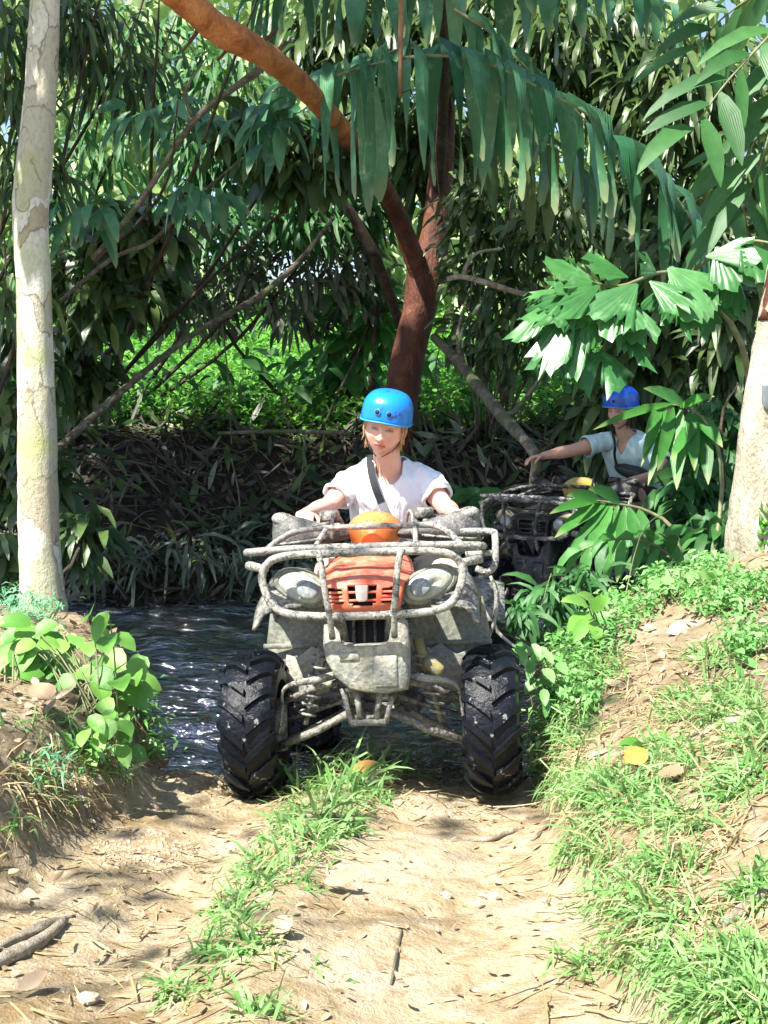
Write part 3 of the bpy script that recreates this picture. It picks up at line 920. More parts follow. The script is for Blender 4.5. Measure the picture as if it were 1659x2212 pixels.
    for sx in (-1, 1):
        MB().tube([(sx * .235, .375, 1.033), (sx * .37, .424, 1.035)], .019, 12).build('grip', M['seat'], hb)
        MB().tube([(sx * .19, .33, 1.025), (sx * .24, .315, 1.02), (sx * .34, .345, 1.02)], [.009, .007, .006], 8, sub=3).build('brake_lever', ST, hb)
        MB().box((sx * .19, .345, 1.055), (.075, .05, .045), rot=(0, 0, sx * .3), bev=.008).build('switch_block', BK, hb)
        MB().tube([(sx * .12, .26, 1.00), (sx * .14, .20, 1.055), (sx * .155, .17, 1.05), (sx * .16, .15, .96)], .007, 8, sub=4).build('cable', RK, hb)
        secs = [(.09, .012, -.040, .25), (.16, .026, -.036, .24), (.24, .046, -.030, .24), (.32, .064, -.022, .26), (.385, .070, -.022, .29), (.418, .052, -.030, .34)]
        rings = []
        for (x, hh, dz, y) in secs:
            pts = []
            for k in range(13):
                a = math.pi * (k / 12) 
                pts.append((sx * x, y - .055 * math.sin(a), 1.015 + dz + hh * math.cos(a)))
            rings.append(pts)
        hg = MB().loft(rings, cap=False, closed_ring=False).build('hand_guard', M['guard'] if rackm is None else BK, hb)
        m = hg.modifiers.new('thick', 'SOLIDIFY'); m.thickness = .009; m.offset = 0
        m = hg.modifiers.new('sub', 'SUBSURF'); m.levels = 1; m.render_levels = 1
        MB().ellipsoid((sx * .365, .275, 1.042), (.052, .04, .030), rot=(0, -sx * .25, 0)).build('guard_knuckle', RK, hg)
        MB().tube([(sx * .19, .185, .965), (sx * .32, .200, .950), (sx * .40, .24, .945)], .006, 6, sub=2).build('guard_rib', RK, hg)
    cw = MB()
    rings = []
    for k in range(9):
        a = math.pi / 2 * k / 8
        s_, d_ = math.cos(a), math.sin(a)
        rings.append([(.112 * s_ * math.cos(b_) * (1.0 if math.sin(b_) > 0 else .9), .245 - .110 * d_, .982 + (.086 * math.sin(b_) if math.sin(b_) > 0 else .098 * math.sin(b_)) * s_) for b_ in [2 * math.pi * j / 24 for j in range(24)]])
    rings.insert(0, [(p[0], p[1] + .06, p[2]) for p in rings[0]])
    cov = cw.loft(rings).build('handlebar_cover', cowlm, hb)
    if badge:
        for k, (dx, w_, h_) in enumerate(((-.032, .010, .014), (-.019, .009, .010), (-.006, .010, .012), (.008, .008, .009), (.021, .012, .013))):
            MB().box((dx, .152 + abs(dx) * .12, 1.018 + .006 * (k % 2)), (w_, .006, h_), rot=(-.45, .12 * (k - 2), 0), bev=.002).build('worn_print', M['print'], cov)
    return t

atv2 = make_atv('quad_bike', M['shadeblack'], M['yellow'], False, (1.02, 8.46, -.04), (R(-4), 0, R(-45)), M['rack_shade'])
tag(atv2, 'dark muddy quad bike with yellow handlebar cover standing in the stream behind', 'quad bike')
atv1 = make_atv('quad_bike', M['red'], M['orange'], True, (-.030, 5.06, -.02), (R(-5.5), R(-2.2), R(-5)))
tag(atv1, 'mud caked quad bike with red hood and orange handlebar cover climbing out of the stream', 'quad bike')
# ---------------------------------------------------------------- people
def remeshed(name, mb, voxel=.006, smooth_it=4, fac=.5):
    """Fuses overlapping closed shapes into one continuous skin and returns the mesh."""
    me = bpy.data.meshes.new(name)
    me.from_pydata(mb.v, [], mb.f)
    me.validate()
    o = bpy.data.objects.new('tmp', me)
    COL.objects.link(o)
    m = o.modifiers.new('r', 'REMESH'); m.mode = 'VOXEL'; m.voxel_size = voxel; m.adaptivity = 0
    m = o.modifiers.new('s', 'SMOOTH'); m.iterations = smooth_it; m.factor = fac
    dg = bpy.context.evaluated_depsgraph_get()
    out = bpy.data.meshes.new_from_object(o.evaluated_get(dg))
    bpy.data.objects.remove(o); bpy.data.meshes.remove(me)
    out.name = name
    return out

def mesh_arrays(me):
    V = np.empty(len(me.vertices) * 3, np.float32); me.vertices.foreach_get('co', V); V = V.reshape(-1, 3)
    F = [tuple(p.vertices) for p in me.polygons]
    return V, F

def limb(mb, a, b, ra, rb, bulge=0.0, n=12):
    a, b = Vector(a), Vector(b)
    pts = [a.lerp(b, q) for q in (0, .25, .5, .75, 1)]
    rr = [ra + (rb - ra) * q + bulge * math.sin(math.pi * min(1, q * 1.3)) for q in (0, .25, .5, .75, 1)]
    mb.tube(pts, rr, n)
    mb.ellipsoid(a, (ra, ra, ra), nu=12, nv=8); mb.ellipsoid(b, (rb, rb, rb), nu=12, nv=8)

def torso_rings(spine, n=20):
    """spine: list of (centre, half width, half depth, right vector)."""
    rings = []
    for i, (c, hw, hd, rt) in enumerate(spine):
        c = Vector(c); rt = Vector(rt).normalized()
        a = Vector(spine[max(0, i - 1)][0]); b_ = Vector(spine[min(len(spine) - 1, i + 1)][0])
        up = (b_ - a).normalized()
        fw = up.cross(rt).normalized()
        ring = []
        for k in range(n):
            q = 2 * math.pi * k / n
            cs, sn = math.cos(q), math.sin(q)
            ring.append(c + rt * hw * abs(cs) ** .8 * math.copysign(1, cs) + fw * hd * sn)
        rings.append(ring)
    return rings

def head_mesh(Mw, skin, open_eyes=False):
    """High resolution head. Local frame: x to the image's right, -y the face, z up. Returns V, F, colours."""
    nu, nv = 120, 90
    V, C = [], []
    for i in range(nv + 1):
        th = math.pi * i / nv
        th = min(max(th, .01), math.pi - .01)
        for j in range(nu):
            ph = 2 * math.pi * j / nu
            x, y, z = math.sin(th) * math.sin(ph), -math.sin(th) * math.cos(ph), math.cos(th)
            X, Y, Z = x * .079, y * .097, z * (.118 if z > 0 else .115)
            # jaw narrows to the chin, cranium rounds at the back
            lo = max(0.0, -z)
            jaw = float(smoothstep(.15, 1.0, np.float64(lo)))
            X *= 1 - .13 * jaw
            if Y < 0: Y *= 1 - .05 * jaw
            else: Y *= 1 - .25 * float(smoothstep(.1, .9, np.float64(lo)))
            X *= 1 + .05 * math.exp(-((Z + .03) / .03) ** 2)
            if Y < 0:
                fr = float(smoothstep(0, .06, np.float64(-Y)))
                g = lambda a, s: math.exp(-(a / s) ** 2)
                Y += .012 * g(Z + .02, .09) * fr * (abs(X) < .08) * .6          # flatter face
                # nose: bridge widening to the tip
                t = (.028 - Z) / .062
                if 0 <= t <= 1.15:
                    prof = (.004 + .021 * max(0, t) ** 1.3) * (1 if t <= 1 else max(0, 1 - (t - 1) / .15))
                    wdt = .0075 + .0065 * t
                    Y -= prof * g(X, wdt) * fr
                Y -= .006 * g(abs(X) - .013, .006) * g(Z + .028, .007) * fr      # nostril wings
                Y += .011 * g(abs(X) - .031, .015) * g(Z - .016, .011) * fr      # sockets
                Y -= .0045 * g(abs(X) - .031, .012) * g(Z - .012, .006) * fr     # lids over the eyeball
                Y -= .005 * g(abs(X) - .03, .022) * g(Z - .036, .009) * fr       # brow
                Y -= .0065 * g(X, .022) * g(Z + .056, .0055) * fr                # upper lip
                Y -= .0070 * g(X, .019) * g(Z + .068, .006) * fr                 # lower lip
                Y += .0045 * g(X, .024) * g(Z + .0615, .0022) * fr               # line of the mouth
                Y += .003 * g(X, .02) * g(Z + .080, .006) * fr
                Y -= .010 * g(X, .020) * g(Z + .098, .014) * fr                  # chin
                Y -= .004 * g(abs(X) - .042, .016) * g(Z + .022, .018) * fr      # cheeks
            c = list(skin)
            if Y < 0 and abs(X) < .07:
                def mixin(col, k):
                    for q in range(3): c[q] = c[q] * (1 - k) + col[q] * k
                g = lambda a, s: math.exp(-(a / s) ** 2)
                mixin((.66, .26, .20), .45 * g(abs(X) - .040, .018) * g(Z + .025, .016))
                lipw = .024 * max(0.0, 1 - ((Z + .0615) / .014) ** 2) ** .5 if abs(Z + .0615) < .014 else 0
                if abs(X) < lipw: mixin((.58, .17, .15), .9)
                mixin((.16, .05, .04), .9 * g(Z + .0615 - .004 * (1 - (X / .024) ** 2) + .004, .0022) * (abs(X) < .023))
                arch = .038 - .10 * (abs(X) - .03) ** 2 * 30
                mixin((.24, .12, .06), .8 * g(Z - arch, .0042) * float(smoothstep(.010, .016, np.float64(abs(X)))) * (1 - float(smoothstep(.044, .052, np.float64(abs(X))))))
                ex = abs(X) - .031
                lash = .0100 + 3 * ex * ex
                inside = abs(ex) < .018
                if inside:
                    mixin((.05, .02, .015), .97 * g(Z - lash, .0032))
                    if abs(ex) < .0065: mixin((.13, .07, .045), .85 * g(Z - .0135, .0035))
                    mixin((.45, .22, .17), .6 * g(Z - .0045, .0018))
                mixin((.42, .20, .15), .55 * g(ex, .015) * g(Z - .019, .006))  # shade of the eye socket painted into the skin colour
                mixin((.30, .12, .09), .6 * g(abs(X) - .008, .0032) * g(Z + .037, .002))
            V.append(Mw @ Vector((X, Y, Z))); C.append(c)
    F = []
    for i in range(nv):
        for j in range(nu):
            F.append((i * nu + j, i * nu + (j + 1) % nu, (i + 1) * nu + (j + 1) % nu, (i + 1) * nu + j))
    # ears
    for sx in (-1, 1):
        e = MB().ellipsoid((0, 0, 0), (.008, .017, .030), nu=12, nv=8)
        o = len(V)
        for p in e.v:
            p = Vector(p)
            p.x += sx * (.006 * (p.z / .03) + .004 * (p.y / .017))
            V.append(Mw @ (p + Vector((sx * .072, .012, -.002)))); C.append(list(skin))
        F += [tuple(i + o for i in q) for q in e.f]
    return V, F, C

def hand(mb, wrist, fwd, up, side, curl, spread=.0, rad=.0085):
    """Palm, four fingers and a thumb. fwd: from wrist to knuckles, up: back of the hand, side: towards the thumb."""
    w_, f, u, s_ = Vector(wrist), Vector(fwd).normalized(), Vector(up).normalized(), Vector(side).normalized()
    k = w_ + f * .085
    mb.loft([[w_ + f * d + s_ * (hw * math.cos(a)) + u * (ht * math.sin(a)) for a in [2 * math.pi * j / 12 for j in range(12)]] for d, hw, ht in ((-.012, .024, .020), (.02, .032, .017), (.055, .040, .016), (.088, .039, .012))])
    for q, ln in zip((.030, .010, -.011, -.030), (.072, .080, .074, .058)):
        p = k + s_ * q - f * .008
        d = (f + s_ * (q * spread)).normalized()
        pts = [p]; ang = 0
        for sg, fr in ((0, .45), (1, .30), (2, .25)):
            ang += curl * (0.55, .9, .6)[sg]
            dd = (d * math.cos(ang) - u * math.sin(ang))
            pts.append(pts[-1] + dd * ln * fr)
        mb.tube(pts, [rad, rad * .98, rad * .9, rad * .72], 10, sub=2)
        mb.ellipsoid(pts[-1], (rad * .72,) * 3, nu=8, nv=6)
    p = w_ + f * .025 + s_ * .026
    d = (f * .7 + s_ * .75 - u * .25).normalized()
    pts = [p, p + d * .035, p + d * .035 + (f * .85 + s_ * .2 - u * .45).normalized() * .030, p + d * .035 + (f * .8 - u * .65).normalized() * .052]
    mb.tube(pts, [rad * 1.5, rad * 1.25, rad * 1.05, rad * .8], 10, sub=2)
    mb.ellipsoid(pts[-1], (rad * .8,) * 3, nu=8, nv=6)

def body_object(name, mb, parent, headM, skin, open_eyes=False, limb_tint=None):
    me = remeshed(name, mb, .006, 5)
    V, F = mesh_arrays(me)
    bpy.data.meshes.remove(me)
    C = np.tile(np.array(skin, float), (len(V), 1))
    hv, hf, hc = head_mesh(headM, skin, open_eyes)
    o = len(V)
    V = np.vstack([V, np.array([tuple(p) for p in hv])])
    C = np.vstack([C, np.array(hc)])
    F = F + [tuple(i + o for i in q) for q in hf]
    b = root_of(parent).location
    me = bpy.data.meshes.new(name)
    me.from_pydata([tuple(p) for p in (V - np.array(b))], [], F)
    me.polygons.foreach_set('use_smooth', [True] * len(me.polygons))
    a = me.color_attributes.new('tint', 'FLOAT_COLOR', 'POINT')
    cc = np.ones((len(V), 4), np.float32); cc[:, :3] = C
    a.data.foreach_set('color', cc.ravel())
    me.update()
    return link(name, me, M['skin'], parent)

def garment(name, mb, mat, parent, cut=None, thick=.004, voxel=.009, wrinkle=.006, seed=0):
    """Fused cloth shell with openings where cut(p) is true, wrinkled and given thickness."""
    me = remeshed(name, mb, voxel, 3)
    V, F = mesh_arrays(me)
    bpy.data.meshes.remove(me)
    if wrinkle:
        N = np.zeros_like(V)
        for f in F:
            n = np.cross(V[f[2]] - V[f[0]], V[f[-1]] - V[f[1]])
            for i in f: N[i] += n
        N /= (np.linalg.norm(N, axis=1, keepdims=True) + 1e-9)
        wv = fbm(V[:, 0] * 16 + V[:, 1] * 5, V[:, 2] * 5 + V[:, 1] * 9, 11 + seed, 3) * 1.4 + fbm(V[:, 0] * 30 + V[:, 2] * 12, V[:, 1] * 30 - V[:, 2] * 9, 5 + seed, 2) * .6
        wv = np.abs(wv) ** .8 * np.sign(wv)
        V = V + N * (wv * wrinkle * 2)[:, None]
    if cut is not None:
        F = [f for f in F if not cut(V[list(f)].mean(0))]
        cnt = {}
        for f in F:
            for i in range(len(f)):
                e = (min(f[i], f[i - 1]), max(f[i], f[i - 1])); cnt[e] = cnt.get(e, 0) + 1
        nb = {}
        for (a, b_), c in cnt.items():
            if c == 1: nb.setdefault(a, []).append(b_); nb.setdefault(b_, []).append(a)
        for it in range(14):
            new = {i: (V[i] + V[n].mean(0)) / 2 for i, n in nb.items()}
            for i, p in new.items(): V[i] = p
    b = root_of(parent).location
    me = bpy.data.meshes.new(name)
    me.from_pydata([tuple(p) for p in (V - np.array(b))], [], F)
    me.polygons.foreach_set('use_smooth', [True] * len(me.polygons))
    me.update()
    o = link(name, me, mat, parent)
    m = o.modifiers.new('thick', 'SOLIDIFY'); m.thickness = thick; m.offset = 1
    return o

def helmet(parent, Hm, shell, seed=0):
    """Round half-shell helmet with a rolled rim and vent holes, in the head's frame."""
    b = root_of(parent).location
    def W(p): return Hm @ Vector(p) - b
    def rad(a):      # superellipse plan
        c, s_ = math.sin(a), -math.cos(a)
        q = (abs(c) ** 2.3 + abs(s_) ** 2.3) ** (-1 / 2.3)
        return c * q, s_ * q
    rings = []
    nu = 48
    levels = [(0, 1.0), (.03, 1.0), (.35, .985), (.6, .93), (.78, .80), (.90, .62), (.97, .36), (1.0, .02)]
    lv = catmull([np.array(q) for q in levels], 4)
    z0, z1 = .047, .172
    for zz, k in lv:
        ring = []
        for j in range(nu):
            a = 2 * math.pi * j / nu
            cx, cy = rad(a)
            back = max(0, cy)
            low = -.035 * float(smoothstep(.1, 1, np.float64(back))) - .012 * abs(cx) ** 2
            z = z0 + low * (1 - zz) + (z1 - z0) * zz
            ring.append(W((cx * .110 * k, cy * .128 * k + .006, z)))
        rings.append(ring)
    sh = MB().loft(rings, cap=False)
    # inner wall so that the shell has thickness
    o = sh.build('helmet', shell, parent)
    m = o.modifiers.new('thick', 'SOLIDIFY'); m.thickness = .012; m.offset = -1
    rim = [rings[0][j] for j in range(nu)]
    MB().tube(rim, .0042, 8, closed=True).build('rim', M['helm_rim'], o)
    for (hx, hzz) in ((-.024, .090), (.024, .088)):
        yy = -.128 * (1 - (abs(hx) / .110) ** 2.3) ** (1 / 2.3) * .985 + .006
        c = Vector((hx, yy, hzz))
        n = Vector((hx * 1.2, -.11, .02)).normalized()
        q = n.to_track_quat('Z', 'Y')
        ringo = [W(c + q @ Vector((.0135 * math.cos(a), .0135 * math.sin(a), .0035))) for a in [2 * math.pi * k / 20 for k in range(20)]]
        ringi = [W(c + q @ Vector((.0108 * math.cos(a), .0108 * math.sin(a), .0045))) for a in [2 * math.pi * k / 20 for k in range(20)]]
        MB().loft([ringo, ringi], cap=False).build('vent_ring', M['hole_ring'], o)
        rin2 = [W(c + q @ Vector((.0108 * math.cos(a), .0108 * math.sin(a), .003))) for a in [2 * math.pi * k / 20 for k in range(20)]]
        MB().loft([ringi, rin2], cap=True).build('vent_hole', M['helm_hole'], o)
    for sx in (-1, 1):
        MB().tube([W((sx * .078, -.02, .04)), W((sx * .079, -.015, -.02)), W((sx * .060, -.032, -.072)), W((sx * .012, -.062, -.112))], .0045, 6, sub=4, flat=.5).build('chin_strap', M['strap'], o)
    return o

def hair_strands(name, parent, Hm, mat, n, zlo, rseed, backonly=False, width=.004):
    rg = random.Random(rseed)
    b = root_of(parent).location
    mb = MB()
    for k in range(n):
        a = rg.uniform(1.15, 2 * math.pi - 1.15) if not backonly else rg.uniform(1.2, 2 * math.pi - 1.2)
        cx, cy = math.sin(a), -math.cos(a)
        ln = zlo + rg.uniform(-.03, .03)
        o = rg.uniform(-.006, .014)
        flick = rg.uniform(-.012, .022)
        pts = []
        for t in (0, .25, .5, .75, 1):
            z = .045 + (ln - .045) * t
            rx = .076 + o + flick * t * t - .012 * (t > .6); ry = .090 + o + flick * t * t
            pts.append(Hm @ Vector((cx * rx, cy * ry + .01, z)) - b)
        mb.tube(pts, [width, width * 1.3, width * 1.2, width, width * .3], 5, sub=2)
    return mb.build(name, mat, parent)

SKIN1 = (.72, .44, .34)
# --- the driver in front
P1 = empty('person', (.03, 6.10, .62))
tag(P1, 'person in white T-shirt and bright blue helmet driving the red hooded quad bike', 'person')
rt = (1, .06, 0)
H1 = Matrix.Translation((.004, 5.905, 1.338)) @ Euler((R(10), R(10), R(-8))).to_matrix().to_4x4()
mb = MB()
mb.loft(torso_rings([((.04, 6.20, .60), .17, .13, rt), ((.04, 6.20, .70), .165, .125, rt), ((.035, 6.17, .83), .145, .11, rt), ((.03, 6.12, .95), .155, .115, rt), ((.025, 6.08, 1.05), .165, .11, rt), ((.02, 6.06, 1.12), .15, .085, rt), ((.018, 6.045, 1.165), .085, .06, rt), ((.014, 6.02, 1.20), .052, .052, rt)]))
mb.tube([(.018, 6.05, 1.13), (.012, 6.01, 1.215), (.008, 5.975, 1.29)], [.068, .060, .057], 14)
SH = {-1: (-.130, 6.06, 1.118), 1: (.172, 6.06, 1.118)}
EL = {-1: (-.245, 5.93, 1.000), 1: (.268, 5.92, .995)}
WR = {-1: (-.320, 5.575, .995), 1: (.290, 5.555, .998)}
for s_ in (-1, 1):
    limb(mb, SH[s_], EL[s_], .050, .040, .006)
    limb(mb, EL[s_], WR[s_], .041, .025, .006)
    hand(mb, WR[s_], (-.02 * s_, -1, .02), (0, 0.1, 1), (-s_, 0, -.1), 1.25)
    hip = (.04 + s_ * .09, 6.16, .66); kn = (.03 + s_ * .27, 5.78, .735); an = (.02 + s_ * .29, 5.74, .36)
    limb(mb, hip, kn, .085, .058, .008); limb(mb, kn, an, .056, .036, .014)
b1 = body_object('body', mb, P1, H1, SKIN1)
# shirt: boxy T-shirt with turned-up sleeves and a scooped neck
g = MB()
g.loft(torso_rings([((.04, 6.17, .78), .175, .145, rt), ((.035, 6.15, .88), .172, .14, rt), ((.03, 6.11, .97), .180, .138, rt), ((.025, 6.075, 1.06), .190, .13, rt), ((.02, 6.06, 1.13), .176, .106, rt), ((.018, 6.05, 1.175), .114, .078, rt), ((.015, 6.035, 1.212), .068, .066, rt)]))
CUFF = {}
for s_ in (-1, 1):
    a, b_ = Vector(SH[s_]), Vector(EL[s_])
    e = a.lerp(b_, .66)
    limb(g, a + Vector((-s_ * .03, 0, .005)), a.lerp(b_, .3) + Vector((s_ * .004, 0, .004)), .060, .063)
    g.tube([a.lerp(b_, .2), a.lerp(b_, .45), e], [.062, .063, .066], 16)
    CUFF[s_] = (e, (b_ - a).normalized())
def cut1(p):
    x, y, z = p
    if z < .79: return True
    for s_ in (-1, 1):
        e, d = CUFF[s_]
        if (Vector(p) - e).dot(d) > -.006 and (Vector(p) - e).length < .12: return True
    if z > 1.196: return (x - .015) ** 2 + (y - 6.035) ** 2 < .085 ** 2
    if y < 6.05 and z > 1.09: return abs(x - .022) < .058 * min(1, (z - 1.09) / .05) ** .5 and z > 1.09
    return False
sh1 = garment('shirt', g, M['shirt'], P1, cut1, .004, .007, .010)
for s_ in (-1, 1):
    e, d = CUFF[s_]
    q = d.to_track_quat('Z', 'Y')
    rr = [e + q @ Vector((.067 * math.cos(a), .063 * math.sin(a), .004 * math.sin(5 * a))) for a in [2 * math.pi * k / 28 for k in range(28)]]
    MB().tube([p - d * .006 for p in rr], .0085, 8, closed=True, jit=.12).build('sleeve_cuff', M['shirt'], sh1, world=True)
nk = [(.022 + .078 * math.sin(a) * (1 if math.cos(a) > -.2 else .95), 6.03 + (.074 if math.cos(a) > 0 else .0) * math.cos(a), 0) for a in [0]]
helmet(P1, H1, M['bluehelm'])
hair_strands('hair', P1, H1, M['hair'], 95, -.080, 3)
# strap from the shoulder beside the neck across the chest
def ribbon(name, pts, wid, side, mat, parent, th=.004):
    P = catmull([np.array(p, float) for p in pts], 6)
    s_ = np.array(side, float); s_ /= np.linalg.norm(s_)
    f = []
    for i, p in enumerate(P):
        d = P[min(i + 1, len(P) - 1)] - P[max(i - 1, 0)]
        n = np.cross(d, s_); n /= np.linalg.norm(n) + 1e-9
        ss = np.cross(n, d); ss /= np.linalg.norm(ss) + 1e-9
        f.append([p - ss * wid / 2, p + ss * wid / 2, p + ss * wid / 2 + n * th, p - ss * wid / 2 + n * th])
    return MB().loft(f).build(name, mat, parent, world=True, smooth=False)
ribbon('bag_strap', [(-.062, 6.12, 1.205), (-.062, 6.035, 1.215), (-.056, 5.955, 1.155), (-.038, 5.920, 1.085), (-.012, 5.920, 1.02)], .032, (1, 0, .2), M['strap'], P1)
ribbon('bag_strap', [(-.018, 5.922, 1.035), (.010, 5.925, .975), (.05, 5.945, .90), (.10, 5.985, .82)], .036, (1, 0, .3), M['greystrap'], P1)
g = MB()
for s_ in (-1, 1):
    hip = Vector((.04 + s_ * .09, 6.16, .66)); kn = Vector((.03 + s_ * .27, 5.78, .735))
    limb(g, hip, hip.lerp(kn, .6), .098, .085)
g.loft(torso_rings([((.04, 6.20, .58), .18, .14, rt), ((.04, 6.20, .70), .178, .138, rt), ((.037, 6.18, .80), .16, .125, rt)]))
garment('shorts', g, M['shorts'], P1, None, .003, .011, .004)
for s_ in (-1, 1):
    MB().loft([[(.02 + s_ * .29 + hw * math.cos(a), y, z + ht * math.sin(a)) for a in [2 * math.pi * k / 14 for k in range(14)]] for y, z, hw, ht in ((5.79, .345, .025, .03), (5.76, .34, .038, .05), (5.70, .325, .042, .04), (5.62, .31, .045, .03), (5.56, .305, .03, .018))]).build('shoe', M['shoe'], P1, world=True)

# --- the second driver, half hidden by leaves
SKIN2 = (.62, .36, .27)
P2 = empty('person', (1.70, 9.25, .62))
tag(P2, 'person in pale aqua shirt and dark blue helmet reaching out to the mossy branch', 'person')
th = R(-30)
rt2 = (math.cos(th), math.sin(th), 0)
H2 = Matrix.Translation((1.565, 9.08, 1.425)) @ Euler((R(10), R(4), R(-42))).to_matrix().to_4x4()
mb = MB()
mb.loft(torso_rings([((1.80, 9.40, .74), .17, .13, rt2), ((1.78, 9.36, .84), .165, .125, rt2), ((1.72, 9.29, .97), .15, .11, rt2), ((1.67, 9.23, 1.08), .16, .115, rt2), ((1.635, 9.18, 1.17), .165, .105, rt2), ((1.62, 9.16, 1.235), .13, .08, rt2), ((1.60, 9.14, 1.27), .07, .06, rt2)]))
mb.tube([(1.61, 9.15, 1.23), (1.585, 9.11, 1.31), (1.57, 9.09, 1.37)], [.062, .05, .05], 14)
S2 = {-1: (1.475, 9.16, 1.225), 1: (1.79, 9.10, 1.21)}
E2 = {-1: (1.235, 9.05, 1.165), 1: (1.825, 8.90, 1.01)}
W2 = {-1: (1.045, 8.97, 1.135), 1: (1.565, 8.66, .985)}
for s_ in (-1, 1):
    limb(mb, S2[s_], E2[s_], .052, .043, .006); limb(mb, E2[s_], W2[s_], .043, .027, .006)
hand(mb, W2[-1], (-1, -.25, -.15), (-.1, .1, 1), (.3, -1, .1), .55)
hand(mb, W2[1], (-.75, -.65, .0), (0, .1, 1), (-.6, .75, 0), 1.2)
LEG2 = {-1: ((1.72, 9.44, .80), (1.42, 9.12, .84), (1.36, 9.16, .44)), 1: ((1.86, 9.33, .80), (1.535, 8.74, .885), (1.56, 8.80, .46))}
for s_ in (-1, 1):
    h_, k_, a_ = LEG2[s_]
    limb(mb, h_, k_, .092, .078, .010); limb(mb, k_, a_, .068, .04, .016)
body_object('body', mb, P2, H2, SKIN2)
g = MB()
g.loft(torso_rings([((1.78, 9.37, .86), .178, .145, rt2), ((1.73, 9.30, .97), .176, .14, rt2), ((1.68, 9.235, 1.08), .182, .136, rt2), ((1.64, 9.185, 1.17), .186, .124, rt2), ((1.622, 9.165, 1.238), .15, .098, rt2), ((1.605, 9.145, 1.28), .08, .072, rt2)]))
CUFF2 = {}
for s_ in (-1, 1):
    a, b_ = Vector(S2[s_]), Vector(E2[s_])
    e = a.lerp(b_, .60)
    limb(g, a + Vector((-s_ * .03, 0, .005)), a.lerp(b_, .3), .062, .066)
    g.tube([a.lerp(b_, .15), a.lerp(b_, .4), e], [.064, .066, .070], 16)
    CUFF2[s_] = (e, (b_ - a).normalized())
def cut2(p):
    v = Vector(p)
    if p[2] < .88: return True
    for s_ in (-1, 1):
        e, d = CUFF2[s_]
        if (v - e).dot(d) > -.006 and (v - e).length < .12: return True
    q = v - Vector((1.60, 9.14, 1.25))
    sx = q.x * rt2[0] + q.y * rt2[1]
    fy = q.x * -rt2[1] * -1 + q.y * rt2[0] * 1
    if p[2] > 1.262: return q.x ** 2 + q.y ** 2 < .08 ** 2
    return p[2] > 1.13 and fy < 0 and abs(sx) < .062 * ((p[2] - 1.13) / .13) ** .9
sh2 = garment('shirt', g, M['shirt2'], P2, cut2, .004, .009, .006, 4)
helmet(P2, H2, M['bluehelm_dark'])
hair_strands('hair', P2, H2, M['hair2'], 60, -.09, 9)
g = MB()
for s_ in (-1, 1):
    h_, k_, a_ = [Vector(q) for q in LEG2[s_]]
    limb(g, h_, h_.lerp(k_, .62), .106, .098)
g.loft(torso_rings([((1.80, 9.41, .73), .185, .14, rt2), ((1.78, 9.37, .84), .178, .14, rt2), ((1.76, 9.33, .90), .165, .13, rt2)]))
garment('shorts', g, M['shorts'], P2, None, .003, .011, .004, 2)
for s_ in (-1, 1):
    a_ = Vector(LEG2[s_][2])
    MB().loft([[a_ + Vector((hw * math.cos(q) - d * .55, -d * .8, dz + ht * math.sin(q))) for q in [2 * math.pi * k / 14 for k in range(14)]] for d, dz, hw, ht in ((-.05, -.03, .025, .03), (-.02, -.03, .038, .05), (.06, -.045, .042, .04), (.14, -.06, .045, .03), (.20, -.065, .03, .018))]).build('shoe', M['shoe'], P2, world=True)
# the bag on the chest
BG = empty('crossbody_bag', (1.60, 9.06, .95))
tag(BG, 'black crossbody bag on the chest of the person in pale aqua shirt', 'bag')
fwd2 = Vector((rt2[1], -rt2[0], 0))
rtv = Vector(rt2)
c0 = Vector((1.640, 9.055, 1.035))
rings = []
for d, k in ((.05, .55), (.035, .9), (.0, 1.0), (-.035, .95), (-.055, .6)):
    rings.append([c0 - fwd2 * d * -1 + rtv * (.125 * k * math.cos(q)) + Vector((0, 0, (.060 if math.sin(q) < 0 else .036) * k * math.sin(q) - .22 * (.125 * k * math.cos(q)))) for q in [2 * math.pi * j / 24 for j in range(24)]])
bagb = MB().loft(rings).build('pouch', M['bag'], BG, world=True)
MB().tube([c0 + fwd2 * .05 + rtv * x + Vector((0, 0, .012 - .22 * x)) for x in (-.09, -.03, .03, .09)], .003, 6).build('zip', M['strap'], bagb, world=True)
ribbon('strap', [tuple(c0 - rtv * .10 + fwd2 * .02 + Vector((0, 0, .03))), tuple(c0 - rtv * .105 + fwd2 * .05 + Vector((0, 0, .10))), (1.52, 9.02, 1.20), (1.515, 9.09, 1.285), (1.53, 9.16, 1.30), (1.56, 9.25, 1.26)], .018, (1, -.4, .2), M['strap'], BG)
# ---------------------------------------------------------------- leaves, many at once
def norm(a):
    return a / (np.linalg.norm(a, axis=-1, keepdims=True) + 1e-9)

PROF = {
    'lance': [(0, .10), (.12, .55), (.35, 1.0), (.65, .80), (.88, .38), (1, .03)],
    'broad': [(0, .12), (.15, .72), (.40, 1.0), (.68, .80), (.88, .38), (1, .03)],
    'strap': [(0, .35), (.10, .85), (.30, 1.0), (.70, .95), (.92, .60), (1, .12)],
    'blade': [(0, .9), (.35, 1.0), (.7, .6), (1, .04)],
    'tiny': [(0, .2), (.45, 1.0), (1, .05)],
    'oval': [(0, .15), (.25, .9), (.6, .95), (1, .08)],
}

